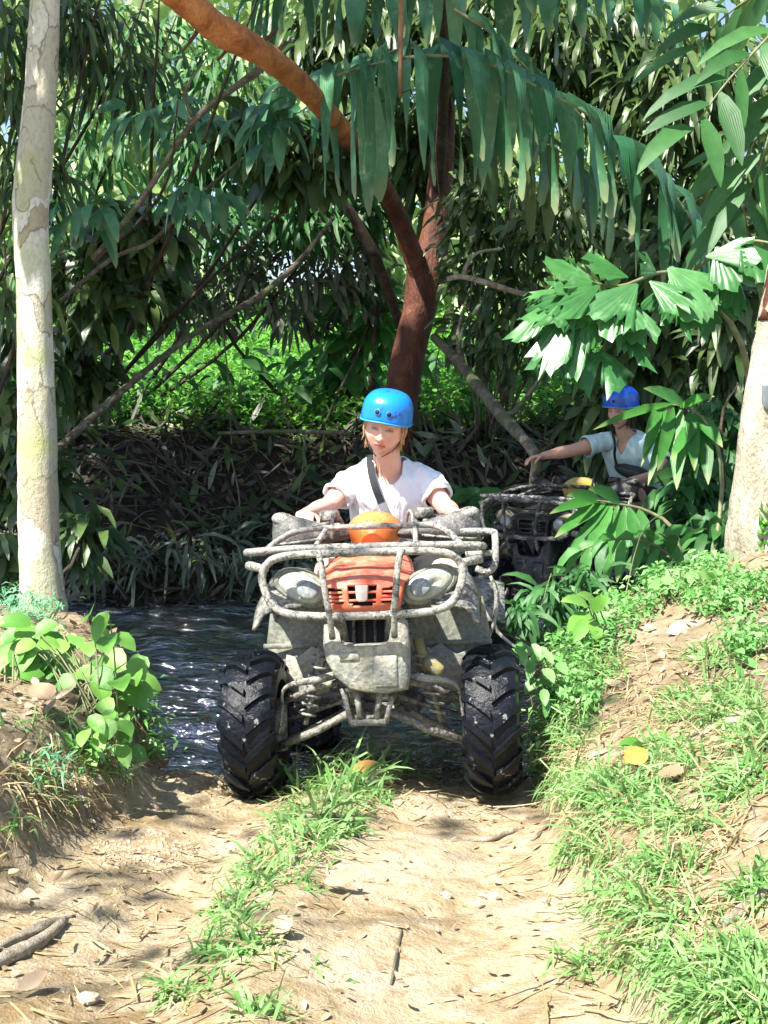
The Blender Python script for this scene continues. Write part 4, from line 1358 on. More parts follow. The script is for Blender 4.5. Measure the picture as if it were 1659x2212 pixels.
def leaves(base, dirs, L, W, droop=.3, prof='lance', fold=.18, up=None, tint=None, curl=0.0, rg=rng, ragged=0.0):
    """Vectorised leaf blades: three points across, bending under their weight. Returns V, F, colours."""
    base = np.asarray(base, float); N = len(base)
    d = norm(np.asarray(dirs, float))
    L = np.broadcast_to(np.asarray(L, float), (N,)); W = np.broadcast_to(np.asarray(W, float), (N,))
    droop = np.broadcast_to(np.asarray(droop, float), (N,))
    pr = PROF[prof]; K = len(pr)
    if up is None:
        up = norm(rg.normal(size=(N, 3)) * .45 + np.array([0, 0, 1.0]))
    V = np.zeros((N, K, 3, 3)); p = base.copy(); tprev = 0
    side0 = None
    for k, (t, w_) in enumerate(pr):
        dd = norm(d + (droop * (t ** 1.3) * 2.2)[:, None] * np.array([0, 0, -1.0]))
        p = p + dd * (L * (t - tprev))[:, None]; tprev = t
        s_ = np.cross(dd, up)
        ln = np.linalg.norm(s_, axis=1, keepdims=True)
        s_ = np.where(ln > .05, s_ / (ln + 1e-9), np.array([1.0, 0, 0]))
        if side0 is not None:
            s_ = norm(s_ * .4 + side0 * .6)
        side0 = s_
        n_ = norm(np.cross(s_, dd))
        hw = (W * w_ * .5)
        if ragged and k > 1:
            hw = hw * (1 + rg.uniform(-ragged, ragged, N))
        V[:, k, 1] = p
        V[:, k, 0] = p - s_ * hw[:, None] + n_ * (hw * fold)[:, None]
        V[:, k, 2] = p + s_ * hw[:, None] + n_ * (hw * fold)[:, None]
    idx = np.arange(N * K * 3).reshape(N, K, 3)
    q1 = np.stack([idx[:, :-1, 0], idx[:, :-1, 1], idx[:, 1:, 1], idx[:, 1:, 0]], -1).reshape(-1, 4)
    q2 = np.stack([idx[:, :-1, 1], idx[:, :-1, 2], idx[:, 1:, 2], idx[:, 1:, 1]], -1).reshape(-1, 4)
    C = np.zeros((N, K, 3, 3))
    tv = rg.random(N) if tint is None else np.broadcast_to(tint, (N,))
    C[..., 0] = tv[:, None, None]
    C[..., 1] = np.array([q[0] for q in pr])[None, :, None]
    C[..., 2] = np.array([0, .5, 1.0])[None, None, :]
    return V.reshape(-1, 3), np.vstack([q1, q2]), C.reshape(-1, 3)

def merge(sets):
    o = 0; Vs, Fs, Cs = [], [], []
    for v, f, c in sets:
        Vs.append(v); Fs.append(f + o); Cs.append(c); o += len(v)
    return np.vstack(Vs), np.vstack(Fs), np.vstack(Cs)

def leaf_obj(name, sets, mat, parent=None):
    if isinstance(sets, tuple): sets = [sets]
    V, F, C = merge(sets)
    if parent is not None:
        V = V - np.array(root_of(parent).location)
    return link(name, np_mesh(name, V, F, True, C), mat, parent)

def sph(N, rg=rng):
    return norm(rg.normal(size=(N, 3)))

def crown_points(centres, radii, N, rg=rng, shell=.55):
    c = np.asarray(centres, float); r = np.asarray(radii, float)
    if r.ndim == 1: r = np.repeat(r[:, None], 3, 1)
    wgt = r.prod(1) ** (2 / 3); wgt /= wgt.sum()
    k = rg.choice(len(c), N, p=wgt)
    u = sph(N, rg)
    rad = (shell + (1 - shell) * rg.random(N)) ** .8
    return c[k] + u * r[k] * rad[:, None], u

# ---------------------------------------------------------------- trees
def trunk(mb, pts, widths, n=18, sub=5, jit=.03):
    mb.tube(pts, widths, n, sub=sub, jit=jit)
    return mb

def px_path(rows):
    """rows of (px, py, Y, width in pixels) -> points, radii"""
    return [at(a, b, y) for a, b, y, w_ in rows], [w_ / 2 / ppm(y) for a, b, y, w_ in rows]

def canopy(name, centres, radii, N, L, W, mat, parent, seed, droop=.5, prof='lance'):
    rg = np.random.default_rng(seed)
    p, u = crown_points(centres, radii, N, rg)
    d = u * np.array([1, 1, .5]) + rg.normal(size=(N, 3)) * .5 + np.array([0, 0, -.25])
    return tag(leaf_obj(name, leaves(p, d, L * rg.uniform(.7, 1.3, N), W * rg.uniform(.7, 1.3, N), droop * rg.uniform(.5, 1.4, N), prof, rg=rg), mat, parent), kind='stuff')

# pale tree on the left bank
pts, rr = px_path([(97, 1360, 7.0, 112), (93, 1300, 7.0, 100), (86, 1200, 7.0, 90), (82, 1050, 7.0, 86), (80, 900, 7.0, 82), (76, 750, 7.0, 76), (72, 600, 7.0, 74), (66, 470, 7.0, 76), (72, 380, 7.0, 78), (84, 250, 7.0, 70), (92, 120, 7.0, 66), (97, 0, 7.0, 62), (102, -180, 7.0, 60), (90, -420, 6.9, 56), (70, -750, 6.8, 54), (40, -1300, 6.7, 50), (0, -2000, 6.6, 40)])
T = empty('pale_tree', (pts[0].x, pts[0].y, hz(pts[0].x, pts[0].y) - .05))
tag(T, 'slender pale tree with flaking cream bark on the left bank', 'tree')
MB().tube(pts, rr, 24, sub=6, jit=.025).build('trunk', M['bark_pale'], T, world=True)
br = MB()
tp = Vector(pts[-1])
for k, (dx, dy, dz) in enumerate(((-2.4, -.8, 1.0), (.5, -.9, 1.1), (-1.4, .9, 1.2), (.3, .6, 1.5), (-3.4, .3, .7), (-1.2, -1.6, .9))):
    br.tube([tp + Vector((0, 0, -.3 - .1 * k)), tp + Vector((dx * .5, dy * .5, dz * .6)), tp + Vector((dx, dy, dz))], [.04, .028, .012], 8, sub=3)
br.build('branch', M['bark_pale'], T, world=True)
canopy('crown', [tp + Vector(q) for q in ((-2.4, -.8, 1.1), (.3, -1.0, 1.3), (-1.2, .9, 1.4), (.2, .5, 1.9), (-3.6, .2, .9), (-1.3, -1.7, 1.2), (-4.8, .8, 1.2), (-2.6, 1.2, 1.8), (-.6, -.4, 2.4))], [1.0, .9, 1.0, .9, 1.0, .9, 1.0, 1.0, .9], 2900, .34, .14, M['leaf_under'], T, 11)

# tree on the right bank, leaning out of the picture
pts, rr = px_path([(1668, 1300, 6.5, 215), (1652, 1235, 6.5, 172), (1646, 1140, 6.5, 150), (1652, 1020, 6.5, 126), (1666, 867, 6.5, 118), (1690, 700, 6.5, 104), (1712, 560, 6.5, 96), (1740, 350, 6.5, 92), (1770, 100, 6.5, 88), (1800, -200, 6.5, 80), (1830, -600, 6.6, 64)])
T = empty('leaning_tree', (pts[0].x, pts[0].y, hz(pts[0].x, pts[0].y) - .05))
tag(T, 'thick cream barked tree with flared foot at the right edge', 'tree')
tr_r = MB().tube(pts[:7], rr[:7], 26, sub=6, jit=.04).build('trunk', M['bark_cream'], T, world=True)
MB().tube(pts[5:], [q * 1.03 for q in rr[5:]], 20, sub=5, jit=.03).build('upper_trunk', M['wood_red'], T, world=True)
tp = Vector(pts[-1])
canopy('crown', [tp + Vector(q) for q in ((.2, .8, .9), (1.2, -.2, 1.2), (.9, 1.2, 1.6), (2.0, .6, .8))], [.8, .8, .9, .8], 2200, .24, .10, M['leaf_under'], T, 12)
# moss and small leaves on its foot
rg = np.random.default_rng(5)
q = np.array([tuple(at(a, b, 6.38)) for a, b in zip(rg.uniform(1640, 1665, 40), rg.uniform(1080, 1190, 40))])
tag(leaf_obj('ivy', leaves(q, np.stack([rg.normal(size=40) * .6, -np.ones(40), rg.normal(size=40) * .3 - .2], 1), .07, .04, .3, 'broad', rg=rg), M['leaf_bright'], T), kind='stuff')
MBx = MB().slab([at(1647, 832, 6.36), at(1668, 832, 6.36), at(1668, 884, 6.36), at(1654, 884, 6.36), at(1647, 872, 6.36)], (0, .012, 0))
pl = MBx.build('metal_plate', M['grey_metal'], None, bevel=.002)
tag(pl, 'small grey plate fixed to the cream trunk at the right edge', 'plate')

# red-brown forked tree on the far bank
T = empty('forked_tree', tuple(at(868, 940, 12.2)))
tag(T, 'red-brown forked tree on the far bank with a smooth orange limb reaching forward', 'tree')
pts, rr = px_path([(858, 990, 12.2, 100), (862, 930, 12.2, 84), (868, 850, 12.2, 74), (884, 760, 12.2, 72), (906, 670, 12.2, 72), (922, 590, 12.2, 84), (938, 520, 12.2, 64), (948, 440, 12.2, 58), (955, 340, 12.2, 52), (960, 220, 12.2, 44), (962, 100, 12.3, 40), (968, -100, 12.4, 36), (960, -350, 12.5, 28)])
trk = MB().tube(pts, rr, 22, sub=5, jit=.03).build('trunk', M['wood_red'], T, world=True)
tp1 = Vector(pts[-1])
pts, rr = px_path([(915, 610, 12.15, 60), (888, 540, 12.05, 52), (862, 470, 11.9, 48), (832, 410, 11.6, 48), (795, 350, 11.0, 48), (755, 300, 10.2, 52), (700, 235, 9.3, 57), (635, 168, 8.6, 62), (560, 112, 8.1, 68), (500, 78, 7.8, 82), (470, 62, 7.7, 78), (410, 12, 7.5, 76), (340, -45, 7.3, 76), (200, -160, 7.0, 72), (20, -330, 6.7, 60), (-200, -520, 6.4, 50)])
MB().tube(pts[:6], [q * .82 for q in rr[:6]], 20, sub=5, jit=.035).build('lower_limb', M['wood_red'], T, world=True)
MB().tube(pts[5:], [q * .8 for q in rr[5:]], 20, sub=5, jit=.07).build('limb', M['wood_orange'], T, world=True)
tp2 = Vector(pts[-1])
br = MB()
for a, b_ in (((505, 82, 7.8), (470, 130, 7.85)), ((560, 95, 8.1), (600, 60, 8.1)), ((440, 40, 7.6), (395, 110, 7.7))):
    MB().tube([at(*a), at(*a).lerp(at(*b_), .5) + Vector((.01, 0, 0)), at(*b_)], [.018, .012, .006], 7, sub=2).build('twig', M['wood_red'], T, world=True)

canopy('crown', [tp1 + Vector(q) for q in ((0, .2, .6), (1.2, .3, .9), (-1.2, .2, 1.0), (.3, 1.3, 1.2), (.2, -.9, 1.1), (2.2, -.2, .6), (-2.2, 0, .6))], [1.0, .9, .9, .9, .9, .8, .8], 4000, .30, .10, M['leaf_dark'], T, 13)
canopy('crown', [tp2 + Vector(q) for q in ((-.2, 0, .3), (-1.0, .2, .5), (-1.8, -.3, .6))], [.7, .7, .7], 1000, .28, .10, M['leaf_dark'], T, 14)

# tree added for shade, out of the picture on the left: its thin crown dapples the path
T = empty('added_shade_tree', (-5.0, -1.6, hz(-5.0, -1.6) - .05))
tag(T, 'unseen thin crowned tree added left of the camera to dapple the path', 'tree')
MB().tube([(-5.0, -1.6, .1), (-4.95, -1.5, 1.8), (-4.7, -1.1, 3.6), (-4.3, -.5, 4.9)], [.11, .095, .08, .05], 12, sub=4, jit=.04).build('trunk', M['bark_pale'], T, world=True)
for q in ((-2.2, 2.6, 5.6), (-3.9, 2.2, 5.4), (-2.1, .9, 5.5), (-3.0, 3.4, 6.0)):
    MB().tube([(-4.4, -.6, 4.7), ((-4.3 + q[0]) / 2, (-.5 + q[1]) / 2, 5.4), q], [.03, .014, .005], 8, sub=3).build('branch', M['bark_pale'], T, world=True)
canopy('crown', [(-2.2, 2.7, 5.6), (-3.9, 2.2, 5.5), (-3.6, .5, 5.3), (-3.2, 3.2, 6.1), (-3.0, 1.8, 6.2), (-3.9, .9, 5.2)], [(.9, .9, .4)] * 6, 330, .15, .07, M['leaf_under'], T, 15)
# ---------------------------------------------------------------- palms and understorey plants
def one_leaf(name, base, d, L, W, mat, parent, droop=.3, prof='lance', fold=.2, up=(0, -1, .4), tint=None, rg=rng, ragged=0.0):
    return leaf_obj(name, leaves(np.array([base]), np.array([d]), L, W, droop, prof, fold, np.array([up], float), None if tint is None else np.array([tint]), rg=rg, ragged=ragged), mat, parent)

def hanging_frond(palm, rows, n, Lpx, Wpx, mat, rs, taper=.35, rach=.011, stemcol=None, neat=0):
    """A long arching rachis with strap-shaped leaflets that fold over and hang straight down."""
    rg = np.random.default_rng(rs)
    P = catmull([np.array(tuple(at(a, b, y))) for a, b, y in rows], 8)
    k = len(P)
    fr = MB().tube(P, [rach * (1 - .7 * i / k) for i in range(k)], 8).build('frond', stemcol or M['leaf_stem'], palm, world=True)
    for i in range(n):
        t = (i + .5 + rg.uniform(-.3, .3)) / n
        q = t * (k - 1); i0 = min(int(q), k - 2)
        p = P[i0] + (P[i0 + 1] - P[i0]) * (q - i0)
        tg = P[i0 + 1] - P[i0]; tg /= np.linalg.norm(tg)
        sd = 1 if i % 2 else -1
        Y = p[1]
        L = Lpx / ppm(Y) * (1 - taper * max(0, t - .45) / .55) * (rg.uniform(.88, 1.12) if neat else rg.uniform(.72, 1.15))
        W = Wpx / ppm(Y) * rg.uniform(.75, 1.2) * (1 - .45 * max(0, t - .6) / .4)
        out = np.array([0, -1.0 if sd > 0 else 1.0, 0])
        d = out * rg.uniform(.5, 1.0) + tg * rg.uniform(.05, .6) + np.array([rg.normal() * .12, 0, rg.uniform(.25, .85) + neat * rg.uniform(0, .9)])
        upv = np.array([rg.normal() * .35, -1.0 * sd if sd < 0 else -1.0, .35])
        up_ = norm(np.cross(tg, d)) * (1 if np.cross(tg, d)[1] < 0 else -1)
        one_leaf('leaflet', p, d, L, W, mat, fr, rg.uniform(2.2, 3.6), 'strap', rg.uniform(.05, .22), up=up_ + rg.normal(size=3) * .25, rg=rg, ragged=.14)
    return fr

M['leaf_stem'] = plain('green_brown_stalk', (.16, .17, .08), .6, 0, .3, 20)
M['stalk_brown'] = plain('brown_dry_stalk', (.26, .13, .06), .7, 0, .3, 20)

# the big palm whose fronds hang across the top
PB = at(890, 935, 12.9)
palm = empty('drooping_palm', (PB.x, PB.y, hz(PB.x, PB.y)))
tag(palm, 'large palm with broad blue-green leaflets hanging in rows across the top', 'palm')
MB().tube([PB + Vector((0, 0, -.2)), at(905, 700, 12.7), at(940, 480, 12.4), at(958, 200, 11.0), at(950, -60, 9.0), at(930, -190, 8.2)], [.06, .055, .05, .045, .04, .035], 12, sub=5, jit=.06).build('stem', M['wood_dark'], palm, world=True)
MB().tube([at(868, -120, 8.0), at(866, 60, 7.9), at(864, 210, 7.9)], [.018, .016, .012], 10, sub=3, jit=.06).build('dry_stalk', M['stalk_brown'], palm, world=True)
hanging_frond(palm, [(700, 175, 9.4), (775, 148, 8.6), (900, 122, 7.8), (1030, 130, 7.6), (1150, 182, 7.5), (1290, 262, 7.4), (1400, 360, 7.4), (1480, 455, 7.5), (1545, 570, 7.6)], 38, 330, 68, M['leaf_palm'], 101, .25, neat=1)
hanging_frond(palm, [(980, 20, 8.3), (1060, 70, 8.3), (1130, 140, 8.3), (1230, 225, 8.3), (1340, 340, 8.5)], 16, 300, 50, M['leaf_palm'], 108, .3)
hanging_frond(palm, [(930, -80, 9.0), (800, -90, 9.0), (650, -60, 9.1), (540, 0, 9.2)], 18, 240, 52, M['leaf_palm'], 102)
hanging_frond(palm, [(930, -70, 8.6), (1050, -100, 8.8), (1200, -80, 9.0), (1380, -30, 9.2), (1500, 60, 9.4)], 22, 220, 44, M['leaf_palm'], 103)
hanging_frond(palm, [(900, 90, 10.4), (800, 130, 10.3), (700, 160, 10.2), (600, 190, 10.1), (540, 250, 10.1)], 18, 270, 44, M['leaf_palm'], 104)
hanging_frond(palm, [(1020, 250, 9.8), (1100, 260, 9.8), (1200, 320, 9.8), (1330, 430, 9.9)], 16, 260, 40, M['leaf_dark'], 105)

PB = at(1720, 1000, 8.4)
palm2 = empty('spreading_palm', (PB.x, PB.y, hz(PB.x, PB.y)))
tag(palm2, 'palm with stiff spreading green leaflets in the upper right corner', 'palm')
MB().tube([PB + Vector((0, 0, -.3)), at(1730, 600, 8.0), at(1735, 200, 7.4), at(1740, -50, 7.2)], [.05, .045, .04, .035], 10, sub=4).build('stem', M['wood_dark'], palm2, world=True)
def spread_frond(palm, rows, n, Lpx, Wpx, mat, rs, droop=.5, prof='lance'):
    rg = np.random.default_rng(rs)
    P = catmull([np.array(tuple(at(a, b, y))) for a, b, y in rows], 8)
    k = len(P)
    fr = MB().tube(P, [.010 * (1 - .7 * i / k) for i in range(k)], 8).build('frond', M['leaf_stem'], palm, world=True)
    for i in range(n):
        t = .12 + .88 * (i + .5) / n
        q = t * (k - 1); i0 = min(int(q), k - 2)
        p = P[i0] + (P[i0 + 1] - P[i0]) * (q - i0)
        tg = P[i0 + 1] - P[i0]; tg /= np.linalg.norm(tg)
        sd = 1 if i % 2 else -1
        perp = np.cross(tg, np.array([0, -1, .25])); perp /= np.linalg.norm(perp)
        d = tg * rg.uniform(.5, .95) + perp * sd * rg.uniform(.6, 1.0) + np.array([0, -.25 + rg.normal() * .2, 0])
        one_leaf('leaflet', p, d, Lpx / ppm(p[1]) * rg.uniform(.75, 1.15), Wpx / ppm(p[1]) * rg.uniform(.8, 1.2), mat, fr, droop * rg.uniform(.5, 1.5), prof, .2, up=np.array([rg.normal() * .3, -1, .5]), rg=rg)
    return fr
spread_frond(palm2, [(1740, 0, 7.2), (1650, 90, 7.0), (1560, 190, 6.9), (1490, 290, 6.9)], 10, 200, 42, M['leaf_under'], 111)
spread_frond(palm2, [(1740, 20, 7.2), (1690, 180, 7.1), (1650, 330, 7.1), (1600, 470, 7.2)], 12, 200, 40, M['leaf_under'], 112)
spread_frond(palm2, [(1735, -40, 7.9), (1650, -20, 8.2), (1560, 40, 8.4), (1500, 110, 8.5)], 10, 160, 36, M['leaf_under'], 113)
spread_frond(palm2, [(1740, 160, 8.4), (1660, 260, 8.6), (1600, 360, 8.8), (1560, 450, 8.9)], 12, 150, 30, M['leaf_under'], 114)

# fishtail palm over the second driver
def fan_leaf(name, apex, direction, L, spread, mat, parent, rs, normal=(0, -1, .5), slit=False, droop=.25):
    rg = np.random.default_rng(rs)
    a = np.array(apex, float); d = norm(np.array(direction, float)); n = np.array(normal, float)
    s_ = norm(np.cross(d, n)); n = norm(np.cross(s_, d))
    NA, NR = 15, 5
    V = []
    edge = np.array([1 + .16 * rg.normal() * (i % 2) for i in range(NA)]) * (1 - .25 * np.abs(np.linspace(-1, 1, NA)) ** 2)
    edge = edge * (1 + .12 * np.sin(np.linspace(0, 9, NA) + rg.uniform(0, 6)))
    for r_ in range(NR):
        t = .04 + .96 * r_ / (NR - 1)
        for i in range(NA):
            ang = (i / (NA - 1) - .5) * spread
            if slit and abs(i - NA // 2) < 1: ang_r = .25
            else: ang_r = 1
            rad = L * t * (edge[i] if r_ >= NR - 2 else 1) * ang_r if r_ == NR - 1 else L * t
            q = a + d * rad * math.cos(ang) + s_ * rad * math.sin(ang)
            q = q + n * (.018 * L / .2 * ((i % 2) - .5) * t) + np.array([0, 0, -1]) * droop * L * t * t * (.35 + .65 * abs(math.sin(ang)))
            V.append(q)
    F = [(r_ * NA + i, r_ * NA + i + 1, (r_ + 1) * NA + i + 1, (r_ + 1) * NA + i) for r_ in range(NR - 1) for i in range(NA - 1)]
    if slit:
        m_ = NA // 2
        F = [f for f in F if not (f[0] // NA >= 1 and f[0] % NA == m_)]
    C = np.zeros((len(V), 3)); C[:, 0] = rg.random(); C[:, 1] = np.repeat(np.linspace(0, .75, NR), NA); C[:, 2] = np.tile(np.linspace(0, 1, NA), NR)
    me = np_mesh(name, np.array(V) - np.array(root_of(parent).location), np.array(F), True, C)
    return link(name, me, mat, parent)

FB = at(1625, 1180, 7.9)
fish = empty('fishtail_palm', (FB.x, FB.y, hz(FB.x, FB.y)))
tag(fish, 'fishtail palm with jagged fan leaflets above the person in pale aqua shirt', 'palm')
MB().tube([FB + Vector((0, 0, -.3)), at(1625, 950, 7.7), at(1600, 740, 7.5), at(1490, 590, 7.3)], [.022, .020, .017, .012], 10, sub=4).build('stem', M['leaf_stem'], fish, world=True)
fr1 = MB().tube([at(1490, 590, 7.3), at(1420, 590, 7.1), at(1330, 620, 6.95), at(1230, 600, 6.9), at(1170, 640, 6.9)], [.012, .010, .009, .007, .005], 8, sub=4).build('frond', M['leaf_stem'], fish, world=True)
fr2 = MB().tube([at(1490, 590, 7.3), at(1560, 540, 7.0), at(1620, 520, 6.9), at(1690, 530, 6.8)], [.012, .010, .008, .005], 8, sub=4).build('frond', M['leaf_stem'], fish, world=True)
MB().tube([at(1330, 620, 6.95), at(1318, 690, 6.9), at(1303, 756, 6.88)], [.006, .005, .004], 6, sub=2).build('petiole', M['leaf_stem'], fr1, world=True)
_fan = [  # apex px, tip px, spread deg, depth, frond, slit
    ((1303, 756), (1294, 850), 125, 6.85, 0, True), ((1440, 575), (1545, 660), 75, 6.85, 1, False), ((1450, 570), (1500, 690), 60, 6.9, 1, False),
    ((1545, 530), (1600, 610), 80, 6.8, 1, False), ((1600, 520), (1665, 590), 80, 6.75, 1, False), ((1520, 555), (1640, 530), 55, 6.8, 1, False),
    ((1380, 610), (1290, 690), 70, 6.8, 0, False), ((1350, 640), (1390, 740), 60, 6.85, 0, False), ((1330, 625), (1345, 720), 75, 6.8, 0, False),
    ((1400, 605), (1490, 660), 60, 6.8, 0, False), ((1290, 610), (1190, 570), 65, 6.85, 0, False), ((1300, 615), (1200, 640), 70, 6.8, 0, False),
    ((1270, 620), (1170, 690), 60, 6.82, 0, False), ((1250, 640), (1160, 790), 45, 6.8, 0, False), ((1270, 650), (1215, 790), 45, 6.83, 0, False),
    ((1240, 620), (1130, 665), 55, 6.86, 0, False), ((1310, 650), (1250, 730), 55, 6.85, 0, False), ((1360, 600), (1270, 560), 60, 6.9, 0, False),
    ((1420, 590), (1380, 555), 70, 6.92, 0, False), ((1340, 690), (1385, 775), 55, 6.86, 0, False), ((1200, 640), (1140, 740), 50, 6.9, 0, False),
    ((1460, 600), (1420, 690), 60, 7.0, 0, False), ((1500, 590), (1560, 700), 55, 7.05, 1, False), ((1580, 560), (1560, 660), 60, 6.95, 1, False), ((1230, 600), (1235, 560), 70, 6.95, 0, False),
]
for k, (a, b_, sp, Y, f_, sl) in enumerate(_fan):
    A, B = at(*a, Y), at(*b_, Y - .12)
    fan_leaf('leaflet', A, B - A, (B - A).length, R(sp), M['leaf_fish'], (fr1, fr2)[f_], 300 + k, normal=(random.uniform(-.35, .35), -1, random.uniform(.3, .9)), slit=sl, droop=.12)

# slim palm whose leaflets hang in front of the second driver
def leaf_px(name, a, b_, wpx, Y0, Y1, mat, parent, rs, droop=.15, prof='lance'):
    rg = np.random.default_rng(rs)
    A, B = at(*a, Y0), at(*b_, Y1)
    d = B - A
    d.z += d.length * droop * .8
    return one_leaf(name, A, d, (B - A).length * 1.04, wpx / ppm(Y0), mat, parent, droop, prof, .25, up=np.array([rg.normal() * .25, -1, .5]), rg=rg)
SB = at(1500, 1290, 7.6)
slim = empty('slim_palm', (SB.x, SB.y, hz(SB.x, SB.y)))
tag(slim, 'slim young palm with long lance leaflets in front of the person in pale aqua shirt', 'palm')
s1 = MB().tube([SB + Vector((0, 0, -.2)), at(1460, 1160, 7.7), at(1400, 1105, 7.75), at(1330, 1088, 7.7), at(1280, 1080, 7.65)], [.016, .013, .010, .007, .004], 8, sub=4).build('frond', M['leaf_stem'], slim, world=True)
for k, (a, b_, w_) in enumerate([((1310, 1085), (1200, 1152), 34), ((1318, 1088), (1222, 1198), 22), ((1322, 1090), (1262, 1212), 36), ((1335, 1092), (1306, 1262), 36), ((1350, 1094), (1340, 1245), 34), ((1300, 1084), (1228, 1062), 30), ((1340, 1086), (1275, 1048), 36), ((1360, 1096), (1380, 1200), 30), ((1380, 1100), (1400, 1190), 30), ((1290, 1082), (1190, 1100), 26)]):
    leaf_px('leaflet', a, b_, w_, 7.7, 7.45, M['leaf_lance'], s1, 400 + k)
s2 = MB().tube([SB + Vector((.05, 0, -.2)), at(1560, 1050, 7.9), at(1530, 920, 8.0), at(1480, 880, 8.1), at(1430, 872, 8.15)], [.016, .013, .010, .007, .004], 8, sub=4).build('frond', M['leaf_stem'], slim, world=True)
for k, (a, b_, w_) in enumerate([((1455, 872), (1285, 915), 20), ((1480, 878), (1395, 830), 34), ((1440, 875), (1388, 975), 28), ((1455, 880), (1420, 1010), 34), ((1470, 885), (1462, 1050), 38), ((1490, 890), (1500, 1010), 34), ((1500, 895), (1560, 960), 36), ((1470, 880), (1540, 850), 30), ((1430, 880), (1395, 930), 26), ((1510, 905), (1450, 985), 32), ((1520, 915), (1530, 1040), 34), ((1450, 890), (1400, 1040), 24), ((1440, 890), (1385, 1000), 18)]):
    leaf_px('leaflet', a, b_, w_, 8.1, 7.85, M['leaf_lance'], s2, 430 + k)
s3 = MB().tube([SB + Vector((-.03, 0, -.2)), at(1480, 1230, 7.6), at(1450, 1170, 7.6), at(1420, 1150, 7.55)], [.014, .010, .007, .004], 8, sub=4).build('frond', M['leaf_stem'], slim, world=True)
for k, (a, b_, w_) in enumerate([((1440, 1160), (1360, 1230), 26), ((1445, 1165), (1345, 1290), 20), ((1450, 1170), (1400, 1260), 28), ((1430, 1155), (1500, 1140), 30), ((1455, 1170), (1440, 1270), 26), ((1440, 1160), (1480, 1240), 26)]):
    leaf_px('leaflet', a, b_, w_, 7.6, 7.45, M['leaf_lance'], s3, 450 + k)

# ---- bushes: stems from the ground and a mass of leaves
def bush(name, label, cat, blobs, N, Lpx, Wpx, mat, rs, droop=.9, prof='lance', group=None, stems=6, base=None, out=.6, shell=.25, stemmat='wood_dark', over=None, srad=1.0):
    """blobs: (px, py, Y, rx px, rz px[, ry m])"""
    rg = np.random.default_rng(rs)
    cs, rs_ = [], []
    for b_ in blobs:
        px, py, Y, rx, rz = b_[:5]
        cs.append(tuple(at(px, py, Y))); rs_.append((rx / ppm(Y), b_[5] if len(b_) > 5 else .6 * rx / ppm(Y), rz / ppm(Y)))
    cs = np.array(cs)
    if base is None:
        base = (cs[:, 0].mean(), cs[:, 1].mean())
    b0 = Vector((base[0], base[1], hz(*base)))
    t = empty(name, b0)
    tag(t, label, cat, group)
    for k in range(stems):
        c = Vector(cs[k % len(cs)]) + Vector(rg.normal(size=3) * .15)
        s0 = b0 + Vector((rg.normal() * .08, rg.normal() * .08, -.1))
        MB().tube([s0, s0.lerp(c, .5) + Vector(rg.normal(size=3) * .12), c, c + (c - s0) * .25 + Vector(rg.normal(size=3) * .2)], [.022 * srad, .017 * srad, .011 * srad, .004 * srad], 7, sub=4).build('stem', M[stemmat], t, world=True)
    p, u = crown_points(cs, rs_, N, rg, shell)
    Y = p[:, 1]
    d = u * np.array([1, .8, .5]) * out + rg.normal(size=(N, 3)) * .6 + np.array([0, -.15, -.1])
    L = Lpx * Y / FPX * rg.uniform(.55, 1.3, N); W = Wpx * Y / FPX * rg.uniform(.7, 1.3, N)
    if over:
        q = np.array(over)
        canopy('crown', q[:, :3], np.stack([q[:, 3], q[:, 3], q[:, 3] * .55], 1), 4200, .34, .11, mat, t, rs + 7)
    dr = droop * rg.uniform(.3, 1.5, N); upv = norm(rg.normal(size=(N, 3)) * .5 + np.array([0, -.6, .8])); tn = rg.random(N)
    # the leaves that show largest are parts of their own, the rest of a dense crown is one part
    order = np.argsort(-(L * W / (p[:, 1] - .6 * (p[:, 1] - p[:, 1].min())) ** 2))
    k = N if N <= 260 else 150
    for i in order[:k]:
        leaf_obj('leaf', leaves(p[i:i + 1], d[i:i + 1], L[i], W[i], dr[i:i + 1], prof, up=upv[i:i + 1], tint=tn[i:i + 1], rg=rg), mat, t)
    if k < N:
        j = order[k:]
        tag(leaf_obj('foliage', leaves(p[j], d[j], L[j], W[j], dr[j], prof, up=upv[j], tint=tn[j], rg=rg), mat, t), kind='stuff')
    return t

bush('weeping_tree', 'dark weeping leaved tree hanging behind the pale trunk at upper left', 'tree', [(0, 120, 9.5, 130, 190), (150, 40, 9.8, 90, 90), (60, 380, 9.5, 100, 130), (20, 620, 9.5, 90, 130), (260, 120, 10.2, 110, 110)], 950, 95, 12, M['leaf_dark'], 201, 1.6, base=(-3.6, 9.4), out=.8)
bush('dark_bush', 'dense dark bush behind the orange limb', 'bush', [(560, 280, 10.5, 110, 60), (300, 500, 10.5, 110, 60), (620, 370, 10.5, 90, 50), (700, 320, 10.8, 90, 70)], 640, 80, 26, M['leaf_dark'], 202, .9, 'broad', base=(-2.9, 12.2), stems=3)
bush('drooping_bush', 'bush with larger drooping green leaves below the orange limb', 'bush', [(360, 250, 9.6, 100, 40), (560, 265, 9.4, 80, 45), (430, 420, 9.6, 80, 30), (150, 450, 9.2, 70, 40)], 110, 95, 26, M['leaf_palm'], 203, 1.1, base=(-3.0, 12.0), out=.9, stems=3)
bush('shadowy_bush', 'shadowy thicket at the left beside the pale trunk', 'bush', [(30, 800, 10.2, 90, 150), (200, 620, 10.6, 110, 110), (170, 800, 11.2, 90, 100), (60, 1020, 10.6, 110, 110), (300, 620, 11.4, 100, 70)], 1300, 70, 22, M['leaf_dark'], 204, .9, 'broad', base=(-3.4, 12.3), stems=4)
